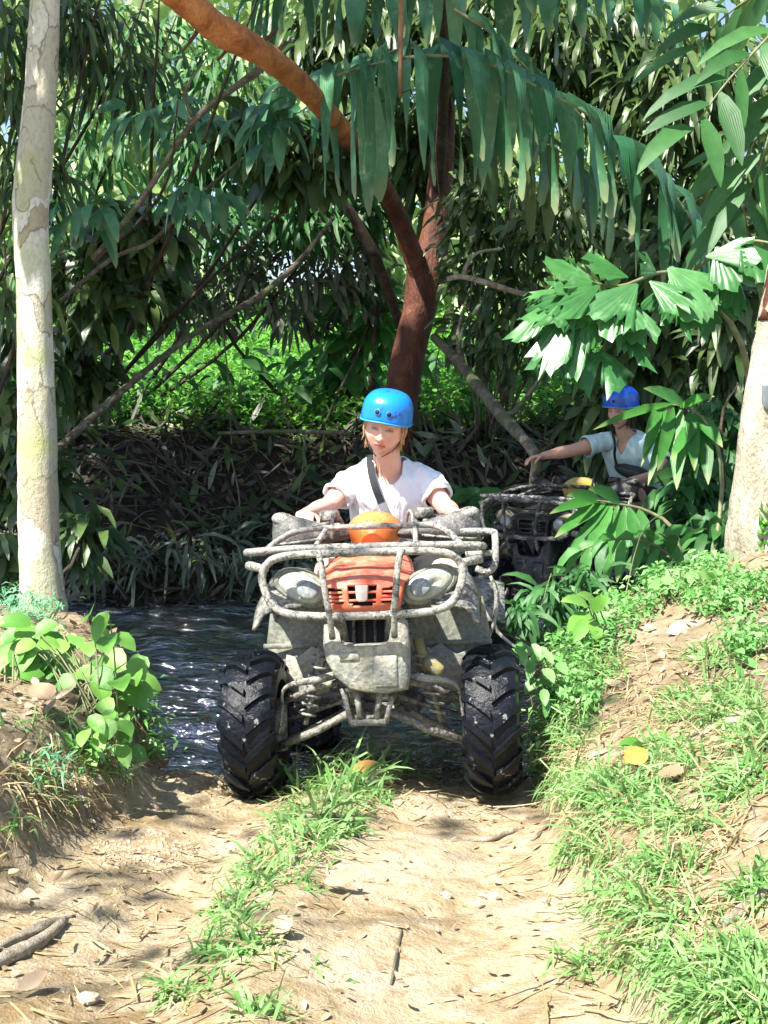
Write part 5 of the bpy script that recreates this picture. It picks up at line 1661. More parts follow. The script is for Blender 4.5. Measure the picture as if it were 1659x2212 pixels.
bush('pale_leaved_bush', 'thin bush with small greyish leaves in front of the bright clearing', 'bush', [(620, 580, 12.8, 150, 110), (740, 540, 12.8, 110, 130), (450, 600, 13, 130, 90), (800, 640, 13, 60, 90), (560, 440, 13, 160, 80), (420, 680, 13.2, 120, 50), (640, 690, 13.4, 90, 40)], 1700, 50, 11, M['leaf_grey'], 205, .8, base=(-.6, 13.4), stems=4)
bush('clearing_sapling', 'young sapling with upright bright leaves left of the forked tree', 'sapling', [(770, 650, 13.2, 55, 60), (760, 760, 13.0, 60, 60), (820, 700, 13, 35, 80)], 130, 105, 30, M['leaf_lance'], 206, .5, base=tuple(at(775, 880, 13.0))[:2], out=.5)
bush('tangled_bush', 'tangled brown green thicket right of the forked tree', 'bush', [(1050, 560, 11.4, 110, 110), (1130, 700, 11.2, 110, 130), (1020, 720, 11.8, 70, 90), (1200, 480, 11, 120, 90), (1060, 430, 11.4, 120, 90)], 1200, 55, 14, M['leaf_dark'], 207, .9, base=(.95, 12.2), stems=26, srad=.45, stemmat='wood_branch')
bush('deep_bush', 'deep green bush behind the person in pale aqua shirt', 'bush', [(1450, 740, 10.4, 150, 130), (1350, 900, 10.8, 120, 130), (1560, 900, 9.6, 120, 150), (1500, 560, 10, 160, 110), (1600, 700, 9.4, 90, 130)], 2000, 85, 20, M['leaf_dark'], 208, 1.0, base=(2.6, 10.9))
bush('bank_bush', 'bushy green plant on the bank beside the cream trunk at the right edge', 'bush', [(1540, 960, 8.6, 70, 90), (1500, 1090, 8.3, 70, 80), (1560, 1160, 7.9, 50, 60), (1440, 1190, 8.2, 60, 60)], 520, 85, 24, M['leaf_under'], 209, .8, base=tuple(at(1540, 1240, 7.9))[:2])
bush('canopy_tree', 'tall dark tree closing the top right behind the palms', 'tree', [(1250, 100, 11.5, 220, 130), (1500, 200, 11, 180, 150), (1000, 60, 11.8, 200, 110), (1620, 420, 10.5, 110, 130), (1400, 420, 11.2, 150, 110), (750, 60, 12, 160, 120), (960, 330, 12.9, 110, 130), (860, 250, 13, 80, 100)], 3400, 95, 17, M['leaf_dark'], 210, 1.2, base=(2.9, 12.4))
bush('corner_shrub', 'low leafy shrub at the left edge behind the pale trunk', 'shrub', [(10, 1200, 7.9, 50, 60), (160, 1160, 9.6, 70, 60)], 160, 90, 24, M['leaf_dark'], 211, .9, base=tuple(at(0, 1300, 7.9))[:2])
bush('streamside_fern', 'strap leaved plant trailing into the stream from the far bank', 'fern', [(430, 1190, 11.0, 150, 50), (620, 1220, 10.9, 110, 40), (250, 1210, 10.9, 110, 50)], 240, 85, 10, M['leaf_grey'], 212, .9, 'lance', base=(-1.6, 11.1), stems=3)
bush('right_bank_palmlet', 'dark strap leaved seedling between the two quad bikes', 'plant', [(1040, 1085, 9.6, 30, 30)], 16, 85, 22, M['leaf_under'], 213, .5, base=tuple(at(1045, 1120, 9.6))[:2], stems=2)
bush('grey_thicket', 'thicket of fine greyish leaves filling the middle above the clearing', 'bush', [(640, 460, 12.4, 120, 70), (440, 500, 12.4, 120, 70), (800, 440, 12.6, 70, 80), (330, 620, 12.2, 80, 60), (480, 340, 12.6, 120, 60)], 900, 62, 13, M['leaf_under'], 214, .9, base=(-2.5, 12.9), stems=3)
bush('bamboo_leaved_bush', 'narrow leaved bush with bright gaps at the upper left', 'bush', [(330, 130, 12.5, 130, 120), (200, 330, 12.5, 90, 110), (420, 300, 12.5, 90, 80), (120, 560, 12, 90, 90), (240, 560, 12.6, 90, 70), (480, 150, 12.4, 110, 90)], 700, 75, 11, M['leaf_under'], 215, 1.4, base=(-3.4, 13), stems=4)

spread_frond(slim, [(1500, 1260, 7.6), (1420, 1180, 7.45), (1330, 1165, 7.35), (1250, 1190, 7.3)], 12, 100, 26, M['leaf_lance'], 461, .9)
bush('edge_fern', 'dark ferny plant growing at the water edge below the rear quad bike', 'fern', [(1190, 1290, 6.9, 60, 40), (1260, 1260, 7.0, 60, 40), (1130, 1330, 6.6, 40, 30)], 240, 70, 12, M['leaf_under'], 217, 1.0, base=tuple(at(1230, 1340, 6.9))[:2], stems=5, stemmat='leaf_stem', srad=.3)
# ---------------------------------------------------------------- ground cover, litter, fallen wood
_a, _b = np.meshgrid(np.arange(-4, 4, .025), np.arange(1.5, 14, .025))
HG = height(_a, _b)

def ground_px(px, py):
    """Where the sight lines through these pixels meet the ground (nearest hit)."""
    px = np.asarray(px, float); py = np.asarray(py, float)
    x, y = (px - CX) / FPX, (CY - py) / FPX
    c, s_ = math.cos(PITCH), math.sin(PITCH)
    dy = c + y * s_; dz = -s_ + y * c
    sx, sz = x / dy, dz / dy
    Ys = np.concatenate([np.arange(1.6, 8, .025), np.arange(8, 26, .1)])
    XX = sx[..., None] * Ys; ZZ = CAM_Z + sz[..., None] * Ys
    fx = np.clip((XX + 4) / .025, 0, HG.shape[1] - 1).astype(int); fy = np.clip((np.broadcast_to(Ys, XX.shape) - 1.5) / .025, 0, HG.shape[0] - 1).astype(int)
    below = ZZ < HG[fy, fx]
    i = below.argmax(-1)
    hit = np.where(below.any(-1), Ys[i], 24)
    X = sx * hit
    return np.stack([X, hit, height(X, hit)], -1)

def scatter(patches, rg, pos=ground_px):
    """patches: (px, py, rx, ry, n)"""
    P = []
    for (a, b_, rx, ry, n) in patches:
        r_ = np.sqrt(rg.random(n)); t = rg.random(n) * 2 * math.pi
        P.append(pos(a + rx * r_ * np.cos(t), b_ + ry * r_ * np.sin(t)))
    return np.vstack(P)

def grass_set(patches, hm, wm, rg, lean=.5, droop=.5, prof='blade', clump=0):
    p = scatter(patches, rg)
    if clump:
        k = len(p)
        p = np.repeat(p, clump, 0) + np.concatenate([rg.normal(size=(k * clump, 2)) * .018, np.zeros((k * clump, 1))], 1)
    N = len(p)
    d = np.concatenate([rg.normal(size=(N, 2)) * lean, np.ones((N, 1))], 1)
    p = p - np.array([0, 0, .012])
    return leaves(p, d, hm * rg.uniform(.45, 1.35, N), wm * rg.uniform(.6, 1.3, N), droop * rg.uniform(.3, 1.6, N), prof, .15, rg=rg)

rg = np.random.default_rng(77)
# far clearing: a low sea of small bright leaves
N = 52000
mx = rg.uniform(-7.5, 6, N); my = 12.35 + 12 * rg.random(N) ** 1.6
mh = rg.random(N) ** 1.5 * (.18 + .30 * (fbm(mx * .9, my * .9, 7, 3) + .5))
mp = np.stack([mx, my, height(mx, my) + mh], 1)
md = rg.normal(size=(N, 3)) * np.array([1, 1, .35]) + np.array([0, -.3, .1])
sc = .75 + .035 * (my - 12)
leaf_obj('meadow_plants', leaves(mp, md, .105 * sc * rg.uniform(.6, 1.5, N), .05 * sc * rg.uniform(.6, 1.4, N), .4, 'tiny', .2, rg=rg), M['leaf_bright'])
tag(bpy.data.objects['meadow_plants'], 'low bright green plants covering the sunny clearing', 'plants', kind='stuff')
N = 1500
mx = rg.uniform(-6, 4.5, N); my = 12.5 + 7 * rg.random(N) ** 1.5
mp = np.stack([mx, my, height(mx, my) + .12 + .5 * rg.random(N) * (vnoise(mx * .8, my * .8, 14) > .45)], 1)
tag(leaf_obj('meadow_herbs', leaves(mp, rg.normal(size=(N, 3)) * np.array([1, 1, .5]) + np.array([0, -.3, .2]), .26 * rg.uniform(.5, 1.4, N), .085 * rg.uniform(.6, 1.4, N), .6, 'lance', .2, rg=rg), M['leaf_under']), 'larger leaved herbs rising from the sunny clearing', 'herbs', kind='stuff')
# far wood beyond the clearing
N = 30000
fx = rg.uniform(-13, 12, N); fy = rg.uniform(21, 32, N)
fz = height(fx, fy) + rg.random(N) ** 1.1 * (8.0 + 7 * vnoise(fx * .35, fy * .3, 91))
keep = vnoise(fx * .55, fz * .55, 95) > .30
fp = np.stack([fx, fy, fz], 1)[keep]; N = len(fp)
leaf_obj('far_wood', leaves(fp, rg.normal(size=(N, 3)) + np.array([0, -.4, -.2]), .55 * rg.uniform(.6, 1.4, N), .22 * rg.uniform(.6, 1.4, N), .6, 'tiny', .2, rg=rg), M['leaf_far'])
tag(bpy.data.objects['far_wood'], 'sunlit wood beyond the clearing', 'wood', kind='stuff')

# leaf litter of the far bank
def litter(name, label, N, xr, yr, L, W, mat, rs, prof='lance', lift=.02, tilt=.35, kindl='leaf litter', keepf=None):
    r2 = np.random.default_rng(rs)
    X = r2.uniform(*xr, N); Y = r2.uniform(*yr, N)
    if keepf is not None:
        k = keepf(X, Y); X, Y = X[k], Y[k]
    n = len(X)
    Z = height(X, Y)
    e = .05
    gx = (height(X + e, Y, False) - height(X - e, Y, False)) / (2 * e); gy = (height(X, Y + e, False) - height(X, Y - e, False)) / (2 * e)
    nn = norm(np.stack([-gx, -gy, np.ones(n)], 1))
    d = norm(np.cross(nn, r2.normal(size=(n, 3)))) + nn * np.abs(r2.normal(size=(n, 1))) * tilt + np.array([0, 0, -.15])
    p = np.stack([X, Y, Z], 1) + nn * (lift * r2.random((n, 1)))
    o = leaf_obj(name, leaves(p, d, L * r2.uniform(.5, 1.5, n), W * r2.uniform(.5, 1.4, n), r2.uniform(-.15, .35, n), prof, .25, up=norm(nn + r2.normal(size=(n, 3)) * .3), rg=r2), mat)
    tag(o, label, kindl, kind='stuff')
    return o
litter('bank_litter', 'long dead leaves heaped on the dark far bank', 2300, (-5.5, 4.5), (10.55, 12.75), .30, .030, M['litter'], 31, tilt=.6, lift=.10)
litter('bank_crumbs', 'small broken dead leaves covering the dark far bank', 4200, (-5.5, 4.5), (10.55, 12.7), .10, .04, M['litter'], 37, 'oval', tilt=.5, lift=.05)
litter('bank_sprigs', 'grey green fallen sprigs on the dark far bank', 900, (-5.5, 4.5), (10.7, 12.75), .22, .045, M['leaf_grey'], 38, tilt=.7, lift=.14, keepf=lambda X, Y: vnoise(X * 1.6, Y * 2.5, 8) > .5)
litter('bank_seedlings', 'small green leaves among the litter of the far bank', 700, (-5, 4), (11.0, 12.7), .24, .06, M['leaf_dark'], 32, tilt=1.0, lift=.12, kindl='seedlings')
litter('path_litter', 'dry broken leaves strewn over the earth path and banks', 1500, (-1.6, 1.9), (2.6, 5.6), .028, .012, M['dead'], 33, 'oval', .012, .25)
litter('right_bank_litter', 'brown dead leaves lying on the grassy right bank', 420, (.5, 2.0), (3.0, 7.0), .070, .026, M['dead'], 34, 'lance', .012, .2)
litter('straw', 'thin dry straw lying over the path edges', 5200, (-1.6, 2.0), (2.5, 6.6), .15, .006, M['drygrass'], 35, 'blade', .015, .12, 'straw', keepf=lambda X, Y: (vnoise(X * 3, Y * 3, 5) > .45) & ~((np.abs(X - .12) < .22) & (Y < 4.4)))
litter('left_bank_litter', 'brown leaves and bits on the left bank', 380, (-1.9, -.9), (3.6, 6.6), .07, .024, M['dead'], 36, 'lance', .02, .6)

# twigs on the far bank: thin sticks, too many to tell apart
mb = MB(); r3 = random.Random(4)
for k in range(420):
    X, Y = r3.uniform(-4.5, 3.6), r3.uniform(10.7, 12.7)
    z = hz(X, Y) + .03
    a = r3.uniform(0, math.pi); ln = r3.uniform(.12, .7)
    e = Vector((math.cos(a) * ln, math.sin(a) * ln * .4, 0)); e.z = hz(X + e.x, Y + e.y) + r3.uniform(.02, .14) - z
    mb.tube([(X, Y, z), (X + e.x * .5, Y + e.y * .5, z + e.z * .5 + .03), (X + e.x, Y + e.y, z + e.z)], [.007, .006, .002], 5)
tag(mb.build('bank_twigs', M['wood_branch']), 'thin twigs lying on the dark far bank', 'twigs', kind='stuff')

# ---- fallen and leaning wood, one by one
def stick(name, label, rows, mat, cat='branch', n=10, sub=4, jit=.08, extra=None):
    pts, rr = px_path(rows)
    t = empty(name, pts[0])
    tag(t, label, cat)
    MB().tube(pts, rr, n, sub=sub, jit=jit).build('stem', mat, t, world=True)
    for e in (extra or []):
        p2, r2 = px_path(e)
        MB().tube(p2, r2, 8, sub=sub, jit=jit).build('fork', mat, t, world=True)
    return t
stick('mossy_branch', 'thick mossy grey branch slanting down to the outstretched hand', [(938, 728, 11.8, 20), (985, 775, 11.4, 24), (1035, 838, 10.6, 25), (1090, 905, 9.9, 29), (1128, 945, 9.4, 26), (1158, 992, 9.1, 24), (1150, 1060, 9.3, 22)], M['wood_branch'], extra=[[(1090, 900, 9.9, 16), (1120, 880, 9.9, 12), (1180, 800, 9.9, 6)], [(1000, 790, 11.2, 14), (990, 720, 11.2, 10), (1010, 640, 11.2, 5)]])
stick('dead_branch', 'bleached dead forked branch right of the forked tree', [(965, 603, 10.6, 11), (1000, 598, 10.6, 12), (1060, 614, 10.6, 13), (1110, 630, 10.6, 12), (1180, 650, 10.7, 10), (1240, 700, 10.8, 8)], M['wood_pale'], extra=[[(998, 600, 10.6, 10), (1012, 565, 10.6, 8), (1035, 545, 10.6, 7), (1085, 537, 10.6, 6)]])
stick('leaning_pole', 'long thin branch leaning from the left bank towards the orange limb', [(105, 985, 10.0, 18), (180, 920, 10.2, 17), (280, 830, 10.5, 15), (420, 720, 11, 13), (560, 640, 11.4, 14), (650, 560, 11.6, 12), (720, 470, 11.8, 9)], M['wood_branch'])
stick('crooked_branch', 'crooked grey branch crossing the upper left foliage', [(200, 560, 9.6, 11), (300, 440, 9.5, 13), (420, 260, 9.3, 13), (520, 180, 9.2, 15), (560, 150, 9.2, 18), (620, 90, 9.2, 9)], M['wood_branch'], extra=[[(420, 260, 9.3, 9), (400, 200, 9.3, 7), (440, 130, 9.3, 5)]])
stick('thin_branch', 'thin bare branch slanting over the thicket at left', [(130, 650, 10, 8), (240, 560, 10, 10), (330, 520, 10, 9), (420, 430, 10, 7), (540, 330, 10, 5)], M['wood_branch'])
stick('fallen_pole', 'straight fallen pole lying along the top of the far bank', [(470, 936, 11.9, 7), (600, 932, 11.9, 9), (760, 936, 11.9, 8)], M['wood_branch'], n=8)
stick('dark_slanting_branch', 'dark slanting branch between the forked tree and the left bushes', [(870, 720, 12.6, 20), (820, 580, 12.2, 24), (770, 480, 12, 22), (700, 380, 11.8, 18), (650, 300, 11.7, 12)], M['wood_dark'])
stick('thin_sapling_stem', 'thin dark stem leaning left of the driver', [(700, 920, 12.3, 5), (730, 850, 12.4, 5), (770, 770, 12.6, 4), (800, 690, 12.8, 3)], M['wood_dark'], n=6)
stick('upright_stump', 'slim dark upright stem beside the forked tree', [(798, 940, 12.8, 20), (802, 860, 12.8, 18), (806, 770, 12.8, 14), (810, 640, 12.8, 8)], M['wood_dark'])
for k, (a, b_, c_, d_) in enumerate(((480, 700, 500, 960), (660, 930, 640, 1090), (500, 990, 520, 1120), (890, 970, 900, 1020))):
    stick('hanging_root', ('thin vine hanging into the clearing at left', 'thin root hanging down the dark bank near the driver', 'short root hanging on the dark bank at left', 'short twig hanging right behind the driver')[k], [(a, b_, 11.3, 4), ((a + c_) / 2 + 4, (b_ + d_) / 2, 11.25, 3.4), (c_, d_, 11.2, 2.4)], M['wood_branch'], 'root', n=6, jit=.1)

# ---- near ground: grass
gp = np.random.default_rng(8)
strip = [(720, 1715, 130, 30, 150), (690, 1775, 100, 40, 110), (640, 1830, 80, 40, 70), (560, 1900, 50, 40, 60), (630, 1900, 50, 30, 20), (510, 1975, 45, 30, 46), (500, 2060, 80, 18, 44), (540, 2040, 30, 18, 24), (420, 2145, 60, 18, 26), (560, 2190, 30, 14, 16), (640, 1670, 40, 20, 20), (850, 1660, 30, 14, 14), (700, 2110, 30, 10, 6)]
right = [(1180, 1640, 40, 40, 70), (1240, 1560, 50, 50, 80), (1290, 1710, 70, 30, 90), (1360, 1740, 70, 24, 60), (1450, 1650, 70, 40, 50), (1600, 1530, 50, 40, 60), (1500, 1530, 60, 30, 40), (1290, 1450, 50, 40, 70), (1230, 1480, 40, 50, 60), (1280, 1850, 50, 24, 26), (1440, 1890, 50, 24, 44), (1600, 1700, 50, 30, 40), (1340, 1960, 70, 30, 22), (1460, 1990, 60, 24, 24), (1620, 2120, 45, 40, 90), (1580, 2190, 70, 20, 60), (1400, 2080, 80, 30, 18), (1650, 1930, 24, 30, 24), (1130, 1560, 20, 50, 40), (1570, 1420, 60, 24, 40), (1480, 1780, 60, 20, 24), (1250, 2080, 50, 30, 10), (1500, 2110, 50, 30, 24), (1640, 1610, 30, 40, 40)]
left = [(100, 1560, 90, 30, 40), (60, 1660, 60, 24, 24), (230, 1660, 70, 20, 26), (125, 1715, 24, 20, 14), (20, 1780, 30, 24, 12), (310, 1590, 24, 40, 26)]
o = leaf_obj('grass', [grass_set(strip, .105, .009, gp, .8, .8, clump=4), grass_set([(a, b_, rx * 1.25, ry * 1.3, int(n * 3.4)) for a, b_, rx, ry, n in right], .11, .008, gp, .9, .8, clump=4), grass_set(left, .10, .008, gp, .8, .8, clump=3)], M['grass'])
tag(o, 'tufts of fresh green grass on the path strip and banks', 'grass', kind='stuff')
mat_patches = [(1400, 1480, 200, 90, 260), (1450, 1620, 200, 90, 260), (1450, 1800, 200, 90, 200), (1500, 1980, 180, 90, 130), (1250, 1700, 90, 90, 120), (100, 1680, 120, 60, 90)]
o = leaf_obj('dry_grass', [grass_set(mat_patches, .12, .006, gp, 2.2, .6, clump=4), grass_set([(a, b_, rx * 1.15, ry * 1.2, max(6, n // 2)) for a, b_, rx, ry, n in strip + right + left], .11, .005, gp, 1.3, .9, clump=3)], M['drygrass'])
tag(o, 'withered pale grass mixed into the green tufts', 'grass', kind='stuff')
# broader bamboo-like blades right in front of the quad bike
o = leaf_obj('tall_grass', [grass_set([(690, 1690, 130, 24, 44), (820, 1670, 60, 20, 16), (620, 1700, 60, 20, 14), (700, 1790, 70, 40, 10)], .19, .015, gp, .7, .35, 'lance', clump=2)], M['grass'])
tag(o, 'taller broad bladed grass in front of the quad bike', 'grass', kind='stuff')
# creeping small-leaved weeds on both banks
def weeds(name, label, patches, N, L, W, mat, rs, hgt=.12, prof='tiny'):
    r2 = np.random.default_rng(rs)
    p = scatter(patches, r2)
    k = r2.choice(len(p), N)
    q = p[k] + np.stack([r2.normal(size=N) * .04, r2.normal(size=N) * .04, r2.random(N) ** .8 * hgt], 1)
    d = r2.normal(size=(N, 3)) * np.array([1, 1, .5]) + np.array([0, -.2, .25])
    o = leaf_obj(name, leaves(q, d, L * r2.uniform(.5, 1.4, N), W * r2.uniform(.6, 1.3, N), .4, prof, .2, rg=r2), mat)
    tag(o, label, 'weeds', kind='stuff')
weeds('right_bank_weeds', 'small leaved green weeds along the edge of the right bank', [(1160, 1400, 60, 40, 60), (1260, 1340, 70, 24, 50), (1400, 1265, 60, 20, 40), (1500, 1240, 70, 24, 50), (1600, 1290, 50, 30, 40), (1130, 1470, 25, 60, 50), (1560, 1330, 60, 24, 30), (1220, 1430, 50, 50, 50), (1160, 1530, 40, 60, 50), (1250, 1520, 40, 50, 30), (1310, 1400, 50, 30, 30), (1350, 1330, 60, 30, 40), (1440, 1290, 60, 30, 40), (1180, 1600, 40, 50, 40), (1620, 1400, 40, 40, 30)], 6500, .044, .019, M['leaf_weed'], 41, .09)
weeds('feathery_weeds', 'bluish feathery weeds on the right bank and by the pale trunk', [(1110, 1370, 40, 30, 30), (1160, 1340, 50, 25, 25), (1460, 1220, 50, 25, 30), (30, 1290, 60, 35, 40), (60, 1340, 60, 30, 30), (270, 1480, 60, 30, 20), (1380, 1250, 40, 20, 20), (120, 1700, 30, 20, 6)], 2600, .05, .010, M['leaf_fern'], 42, .13)
weeds('left_bank_weeds', 'small green weeds hanging over the left bank edge', [(305, 1510, 35, 30, 30), (320, 1590, 24, 40, 24), (60, 1390, 50, 20, 14), (200, 1640, 70, 20, 16)], 900, .045, .020, M['leaf_weed'], 43, .07)

# ---- broad-leaved weeds on the left bank: every leaf a part
def broad_plant(name, label, base, leaves_px, Y, mat, rs, stem_px=None):
    r2 = np.random.default_rng(rs)
    b0 = ground_px([base[0]], [base[1]])[0]
    t = empty(name, tuple(b0)); tag(t, label, 'plant')
    for k, (a, b_, w_) in enumerate(leaves_px):
        Yk = Y + r2.uniform(-.12, .12)
        A, B = at(*a, Yk), at(*b_, Yk - r2.uniform(.02, .10))
        S = Vector(b0) + Vector((r2.normal() * .02, r2.normal() * .02, 0))
        MB().tube([S, S.lerp(A, .6) + Vector((0, 0, .02)), A], [.004, .0035, .002], 6, sub=3).build('stem', M['leaf_stem'], t, world=True)
        d = B - A
        one_leaf('leaf', A, (d.x, d.y, d.z + .25 * d.length), d.length * 1.05, w_ / ppm(Yk), mat, t, .28, 'broad', .22, up=np.array([r2.normal() * .3, -.8, .9]), rg=r2)
def leafy_cluster(name, label, base, blobs, n, lpx, wpx, Y, mat, rs):
    """A clump of ovate leaves on thin stalks, every leaf a part. blobs: px, py, rx, ry"""
    r2 = np.random.default_rng(rs)
    b0 = Vector(ground_px([base[0]], [base[1]])[0])
    t = empty(name, b0); tag(t, label, 'plant')
    for k in range(n):
        a, b_, rx, ry = blobs[k % len(blobs)]
        q, th = math.sqrt(r2.random()), r2.random() * 2 * math.pi
        px, py = a + rx * q * math.cos(th), b_ + ry * q * math.sin(th)
        Yk = Y + r2.uniform(-.22, .22)
        A = at(px, py, Yk)
        S = b0 + Vector((r2.normal() * .05, r2.normal() * .05, -.01))
        MB().tube([S, S.lerp(A, .55) + Vector((0, .03, .02)), A], [.0035, .003, .0018], 5, sub=3).build('stem', M['leaf_stem'], t, world=True)
        side = (px - base[0]) / 110
        d = np.array([side * .8 + r2.normal() * .45, -.55 + r2.normal() * .3, -.15 + r2.normal() * .35])
        one_leaf('leaf', A, d, lpx / ppm(Yk) * r2.uniform(.75, 1.2), wpx / ppm(Yk) * r2.uniform(.8, 1.15), mat, t, .35, 'broad', .28, up=np.array([r2.normal() * .35, -.75, 1.0]), rg=r2)
leafy_cluster('broadleaf_weed', 'tall bright broad leaved weed at the foot of the pale trunk', (180, 1520), [(160, 1350, 90, 50), (130, 1440, 80, 50), (220, 1430, 70, 70), (170, 1480, 90, 40), (250, 1480, 50, 40), (90, 1380, 50, 40)], 72, 66, 50, 5.1, M['leaf_broad'], 51)
leafy_cluster('broadleaf_weed', 'low broad leaved weed on the edge of the left earth bank', (205, 1640), [(180, 1560, 90, 40), (220, 1600, 70, 40), (140, 1590, 60, 30), (240, 1540, 50, 30)], 36, 60, 42, 4.7, M['leaf_broad'], 52)
leafy_cluster('broadleaf_weed', 'leafy weed hanging over the bank right beside the right front wheel', (1180, 1470), [(1150, 1420, 50, 30), (1190, 1470, 40, 40)], 26, 44, 24, 5.35, M['leaf_weed'], 61)
leafy_cluster('broadleaf_weed', 'leafy weed on the bank left of the cream trunk', (1480, 1300), [(1470, 1250, 60, 30), (1530, 1240, 40, 30)], 24, 48, 28, 6.2, M['leaf_weed'], 62)
leafy_cluster('broadleaf_weed', 'leafy weed halfway up the grassy right bank', (1560, 1470), [(1560, 1430, 60, 30), (1610, 1450, 40, 30)], 22, 50, 24, 5.0, M['leaf_weed'], 63)
broad_plant('broadleaf_weed', 'weed with round leaves cut by the left edge', (20, 1480), [((30, 1390), (-5, 1450), 60), ((40, 1400), (30, 1455), 55), ((10, 1400), (-30, 1430), 50), ((20, 1440), (-10, 1480), 50)], 5.2, M['leaf_broad'], 53)
broad_plant('broadleaf_weed', 'single heart leaved weed low at the left edge', (30, 1640), [((20, 1570), (30, 1620), 48), ((10, 1570), (-15, 1610), 40)], 4.6, M['leaf_broad'], 54)
broad_plant('broadleaf_weed', 'broad leaved seedling at the water edge right of the quad bike', (1290, 1370), [((1270, 1310), (1215, 1290), 36), ((1275, 1330), (1225, 1360), 40), ((1280, 1320), (1310, 1285), 34), ((1285, 1330), (1330, 1350), 36), ((1280, 1340), (1290, 1385), 36), ((1270, 1340), (1240, 1385), 34), ((1290, 1310), (1250, 1275), 30)], 5.75, M['leaf_broad'], 55)
broad_plant('broadleaf_weed', 'broad leaved weed beside the fallen yellow leaf', (1420, 1680), [((1390, 1620), (1340, 1600), 40), ((1400, 1620), (1440, 1580), 36), ((1410, 1630), (1470, 1650), 40), ((1400, 1640), (1370, 1600), 38), ((1430, 1720), (1500, 1730), 40), ((1430, 1720), (1390, 1700), 36)], 4.35, M['leaf_broad'], 56)
broad_plant('broadleaf_weed', 'leafy weed at the foot of the cream trunk', (1560, 1330), [((1540, 1280), (1480, 1300), 46), ((1550, 1270), (1510, 1230), 40), ((1570, 1270), (1630, 1250), 44), ((1570, 1290), (1640, 1320), 46), ((1550, 1300), (1520, 1350), 44), ((1580, 1300), (1600, 1360), 46)], 5.9, M['leaf_broad'], 57)
broad_plant('broadleaf_weed', 'grassy weed at the lower right edge', (1650, 1960), [((1640, 1930), (1590, 1890), 30), ((1645, 1930), (1640, 1870), 28), ((1650, 1940), (1690, 1890), 28), ((1640, 1940), (1600, 1950), 26)], 3.5, M['leaf_broad'], 58)

# ---- single fallen things
def fallen_leaf(label, px, py, Lpx, Wpx, ang, mat, rs, name='fallen_leaf', lift=.02):
    r2 = np.random.default_rng(rs)
    p = ground_px([px], [py])[0]; Y = p[1]
    d = np.array([math.cos(ang), math.sin(ang), .12])
    o = leaf_obj(name, leaves(np.array([p + np.array([0, 0, lift])]), np.array([d]), Lpx / ppm(Y), Wpx / ppm(Y), -.1, 'broad', .3, up=np.array([[.2, -.75, 1.0]]), rg=r2), mat)
    tag(o, label, 'leaf')
fallen_leaf('yellow orange fallen leaf lying on the grass right of the path', 1350, 1700, 70, 52, .6, M['yellow_leaf'], 1, lift=.06)
fallen_leaf('large tan dead leaf lying on the weeds of the left bank', 110, 1590, 95, 60, 2.2, M['dead'], 2, lift=.12)
fallen_leaf('brown curled leaf beside the yellow one', 1420, 1700, 70, 40, -.6, M['dead'], 3, lift=.03)
fallen_leaf('small pale pointed leaf standing before the right front wheel', 1040, 1725, 40, 26, 1.5, M['dead'], 4, lift=.02)
fallen_leaf('orange brown dead leaf in the grass between the wheels', 760, 1690, 60, 28, .3, M['yellow_leaf'], 5, lift=.05)
fallen_leaf('grey withered leaf at the lower left edge', 40, 2160, 80, 40, .9, M['dead'], 6)
fallen_leaf('grey dry leaf on the grass strip', 590, 2040, 70, 45, 1.0, M['dead'], 7)
fallen_leaf('crumpled dead leaf beside the grass strip', 700, 1920, 80, 40, .1, M['dead'], 8)
fallen_leaf('large brown leaf at the right edge of the bank', 1560, 1590, 110, 60, .2, M['dead'], 9)
fallen_leaf('pale brown leaf high on the right bank', 1440, 1380, 90, 40, .3, M['dead'], 10)
def ground_stick(name, label, rows, mat, cat='stick', lift=0.0):
    """rows: px, py, radius in metres, lying on the ground"""
    P = ground_px([r_[0] for r_ in rows], [r_[1] for r_ in rows])
    pts = [Vector(p) + Vector((0, 0, r_[2] * .6 + lift)) for p, r_ in zip(P, rows)]
    t = empty(name, pts[0]); tag(t, label, cat)
    MB().tube(pts, [r_[2] for r_ in rows], 9, sub=4, jit=.14).build('stem', mat, t, world=True)
ground_stick('weathered_stick', 'flat weathered stick at the lower left edge', [(-30, 2110, .018), (40, 2070, .02), (90, 2040, .017), (140, 2000, .010)], M['wood_pale'])
ground_stick('weathered_stick', 'pale stick above the lower left one', [(-20, 2060, .012), (60, 2030, .014), (110, 2010, .012), (160, 1975, .006)], M['wood_pale'])
ground_stick('exposed_root', 'exposed root on the path before the right wheel', [(1000, 1815, .006), (1050, 1822, .009), (1090, 1808, .009), (1130, 1790, .006)], M['wood_pale'], 'root')
ground_stick('exposed_root', 'forked root at the foot of the right bank', [(1080, 1830, .006), (1150, 1815, .008), (1200, 1770, .008), (1250, 1730, .005)], M['wood_pale'], 'root')
ground_stick('exposed_root', 'root hanging down the left earth bank', [(160, 1690, .005), (185, 1740, .006), (200, 1780, .006), (215, 1800, .004)], M['wood_pale'], 'root')
ground_stick('exposed_root', 'twisted root by the left front wheel', [(395, 1600, .006), (425, 1640, .008), (470, 1690, .007), (490, 1700, .004)], M['wood_pale'], 'root')
ground_stick('broken_branch', 'broken grey branch at the right edge', [(1560, 2010, .010), (1600, 1985, .014), (1660, 1950, .014), (1700, 1930, .012)], M['wood_pale'])
ground_stick('thin_twig', 'thin straight twig lying in the right wheel rut', [(845, 2130, .003), (858, 2060, .004), (868, 2010, .003)], M['wood_branch'], 'twig')
ground_stick('split_log', 'short weathered log under the front of the quad bike', [(735, 1600, .045), (800, 1600, .05), (870, 1605, .045)], M['wood_pale'], 'log', -.02)
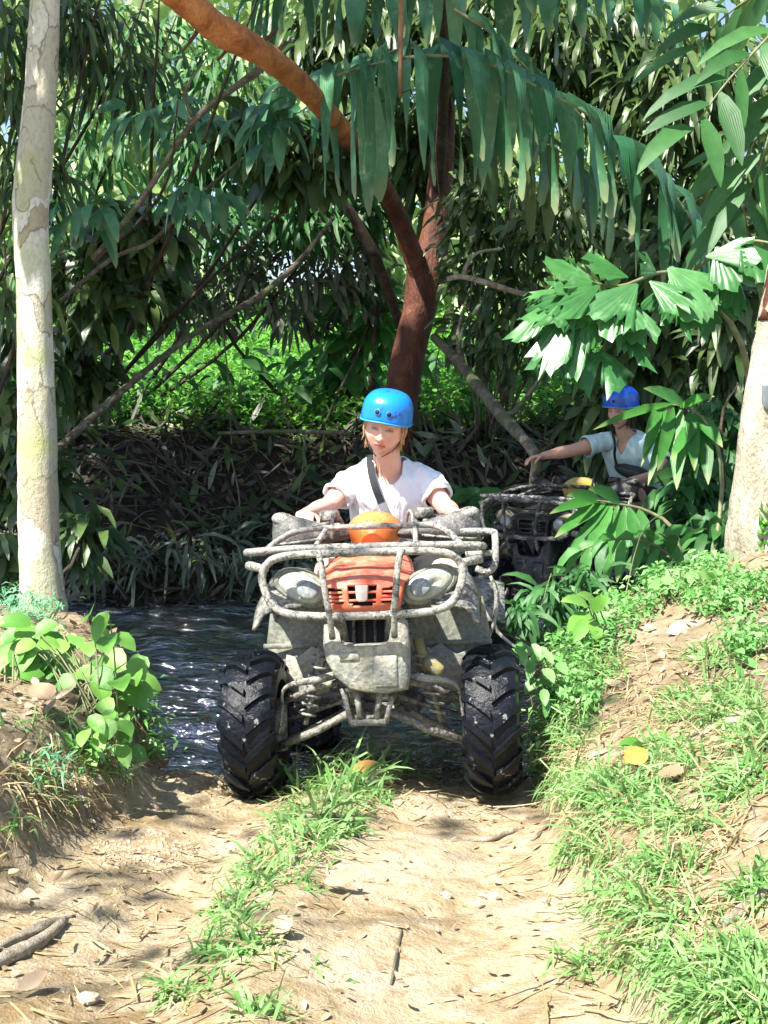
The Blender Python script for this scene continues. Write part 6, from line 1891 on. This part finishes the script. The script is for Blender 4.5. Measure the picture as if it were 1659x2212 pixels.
ground_stick('broken_branch', 'broken stick behind the right front wheel', [(1110, 1700, .010), (1150, 1692, .012), (1190, 1688, .010)], M['wood_pale'])
def stone(label, px, py, rpx, rs, mat=None):
    r2 = np.random.default_rng(rs)
    p = ground_px([px], [py])[0]; r_ = rpx / ppm(p[1])
    rings = []
    for i in range(7):
        a = math.pi * i / 6; a = min(max(a, .05), math.pi - .05)
        rings.append([(r_ * math.sin(a) * math.cos(q) * (1 + .22 * r2.normal()), r_ * .8 * math.sin(a) * math.sin(q) * (1 + .22 * r2.normal()), -r_ * .55 * math.cos(a)) for q in [2 * math.pi * k / 9 for k in range(9)]])
    o = MB().loft(rings).build('stone', mat or M['stone'])
    o.location = tuple(p + np.array([0, 0, r_ * .25]))
    tag(o, label, 'stone')
    flat_shade_by_angle(o, 30)
for k, q in enumerate([('pale stone in the right wheel rut', 962, 1938, 14), ('angular white stone at the edge of the sunny patch', 1068, 1945, 18), ('grey stone at the lower left', 190, 2170, 26), ('small stone on the left track', 345, 1860, 10), ('stone on the left bank edge', 205, 1690, 18), ('flat stone near the lower middle', 715, 1890, 14), ('reddish stone at the water edge left of the quad bike', 420, 1620, 22), ('pale stone beside the left wheel', 400, 1605, 14), ('dark stone standing at the water edge', 400, 1585, 12)]):
    stone(*q, 600 + k)
# clods and chips: loose crumbs of earth, uncountable
mb = MB(); r4 = np.random.default_rng(66)
for (a, b_, rx, ry, n, s0) in [(310, 1840, 110, 45, 260, 9), (430, 1850, 60, 40, 60, 8), (430, 1700, 60, 50, 70, 10), (200, 1950, 180, 60, 120, 5), (500, 2000, 200, 100, 80, 4), (900, 2000, 220, 120, 110, 4), (200, 2100, 200, 80, 140, 5), (900, 1760, 150, 30, 60, 6), (400, 1660, 60, 40, 50, 11), (1250, 2000, 120, 120, 70, 6)]:
    P = scatter([(a, b_, rx, ry, n)], r4)
    for p in P:
        s_ = s0 / ppm(p[1]) * r4.uniform(.4, 1.4)
        V = []
        for c in ((-1, -1, -.4), (1, -1, -.4), (1, 1, -.4), (-1, 1, -.4), (-.6, -.6, .5), (.6, -.6, .5), (.6, .6, .5), (-.6, .6, .5)):
            V.append(p + np.array(c) * s_ * r4.uniform(.5, 1.2, 3) * np.array([.6, .6, .5]))
        mb.add(V, [(3, 2, 1, 0), (4, 5, 6, 7), (0, 1, 5, 4), (1, 2, 6, 5), (2, 3, 7, 6), (3, 0, 4, 7)])
tag(mb.build('earth_crumbs', M['crumb'], smooth=False), 'pale crumbs and chips of dry earth on the tracks', 'crumbs', kind='stuff')
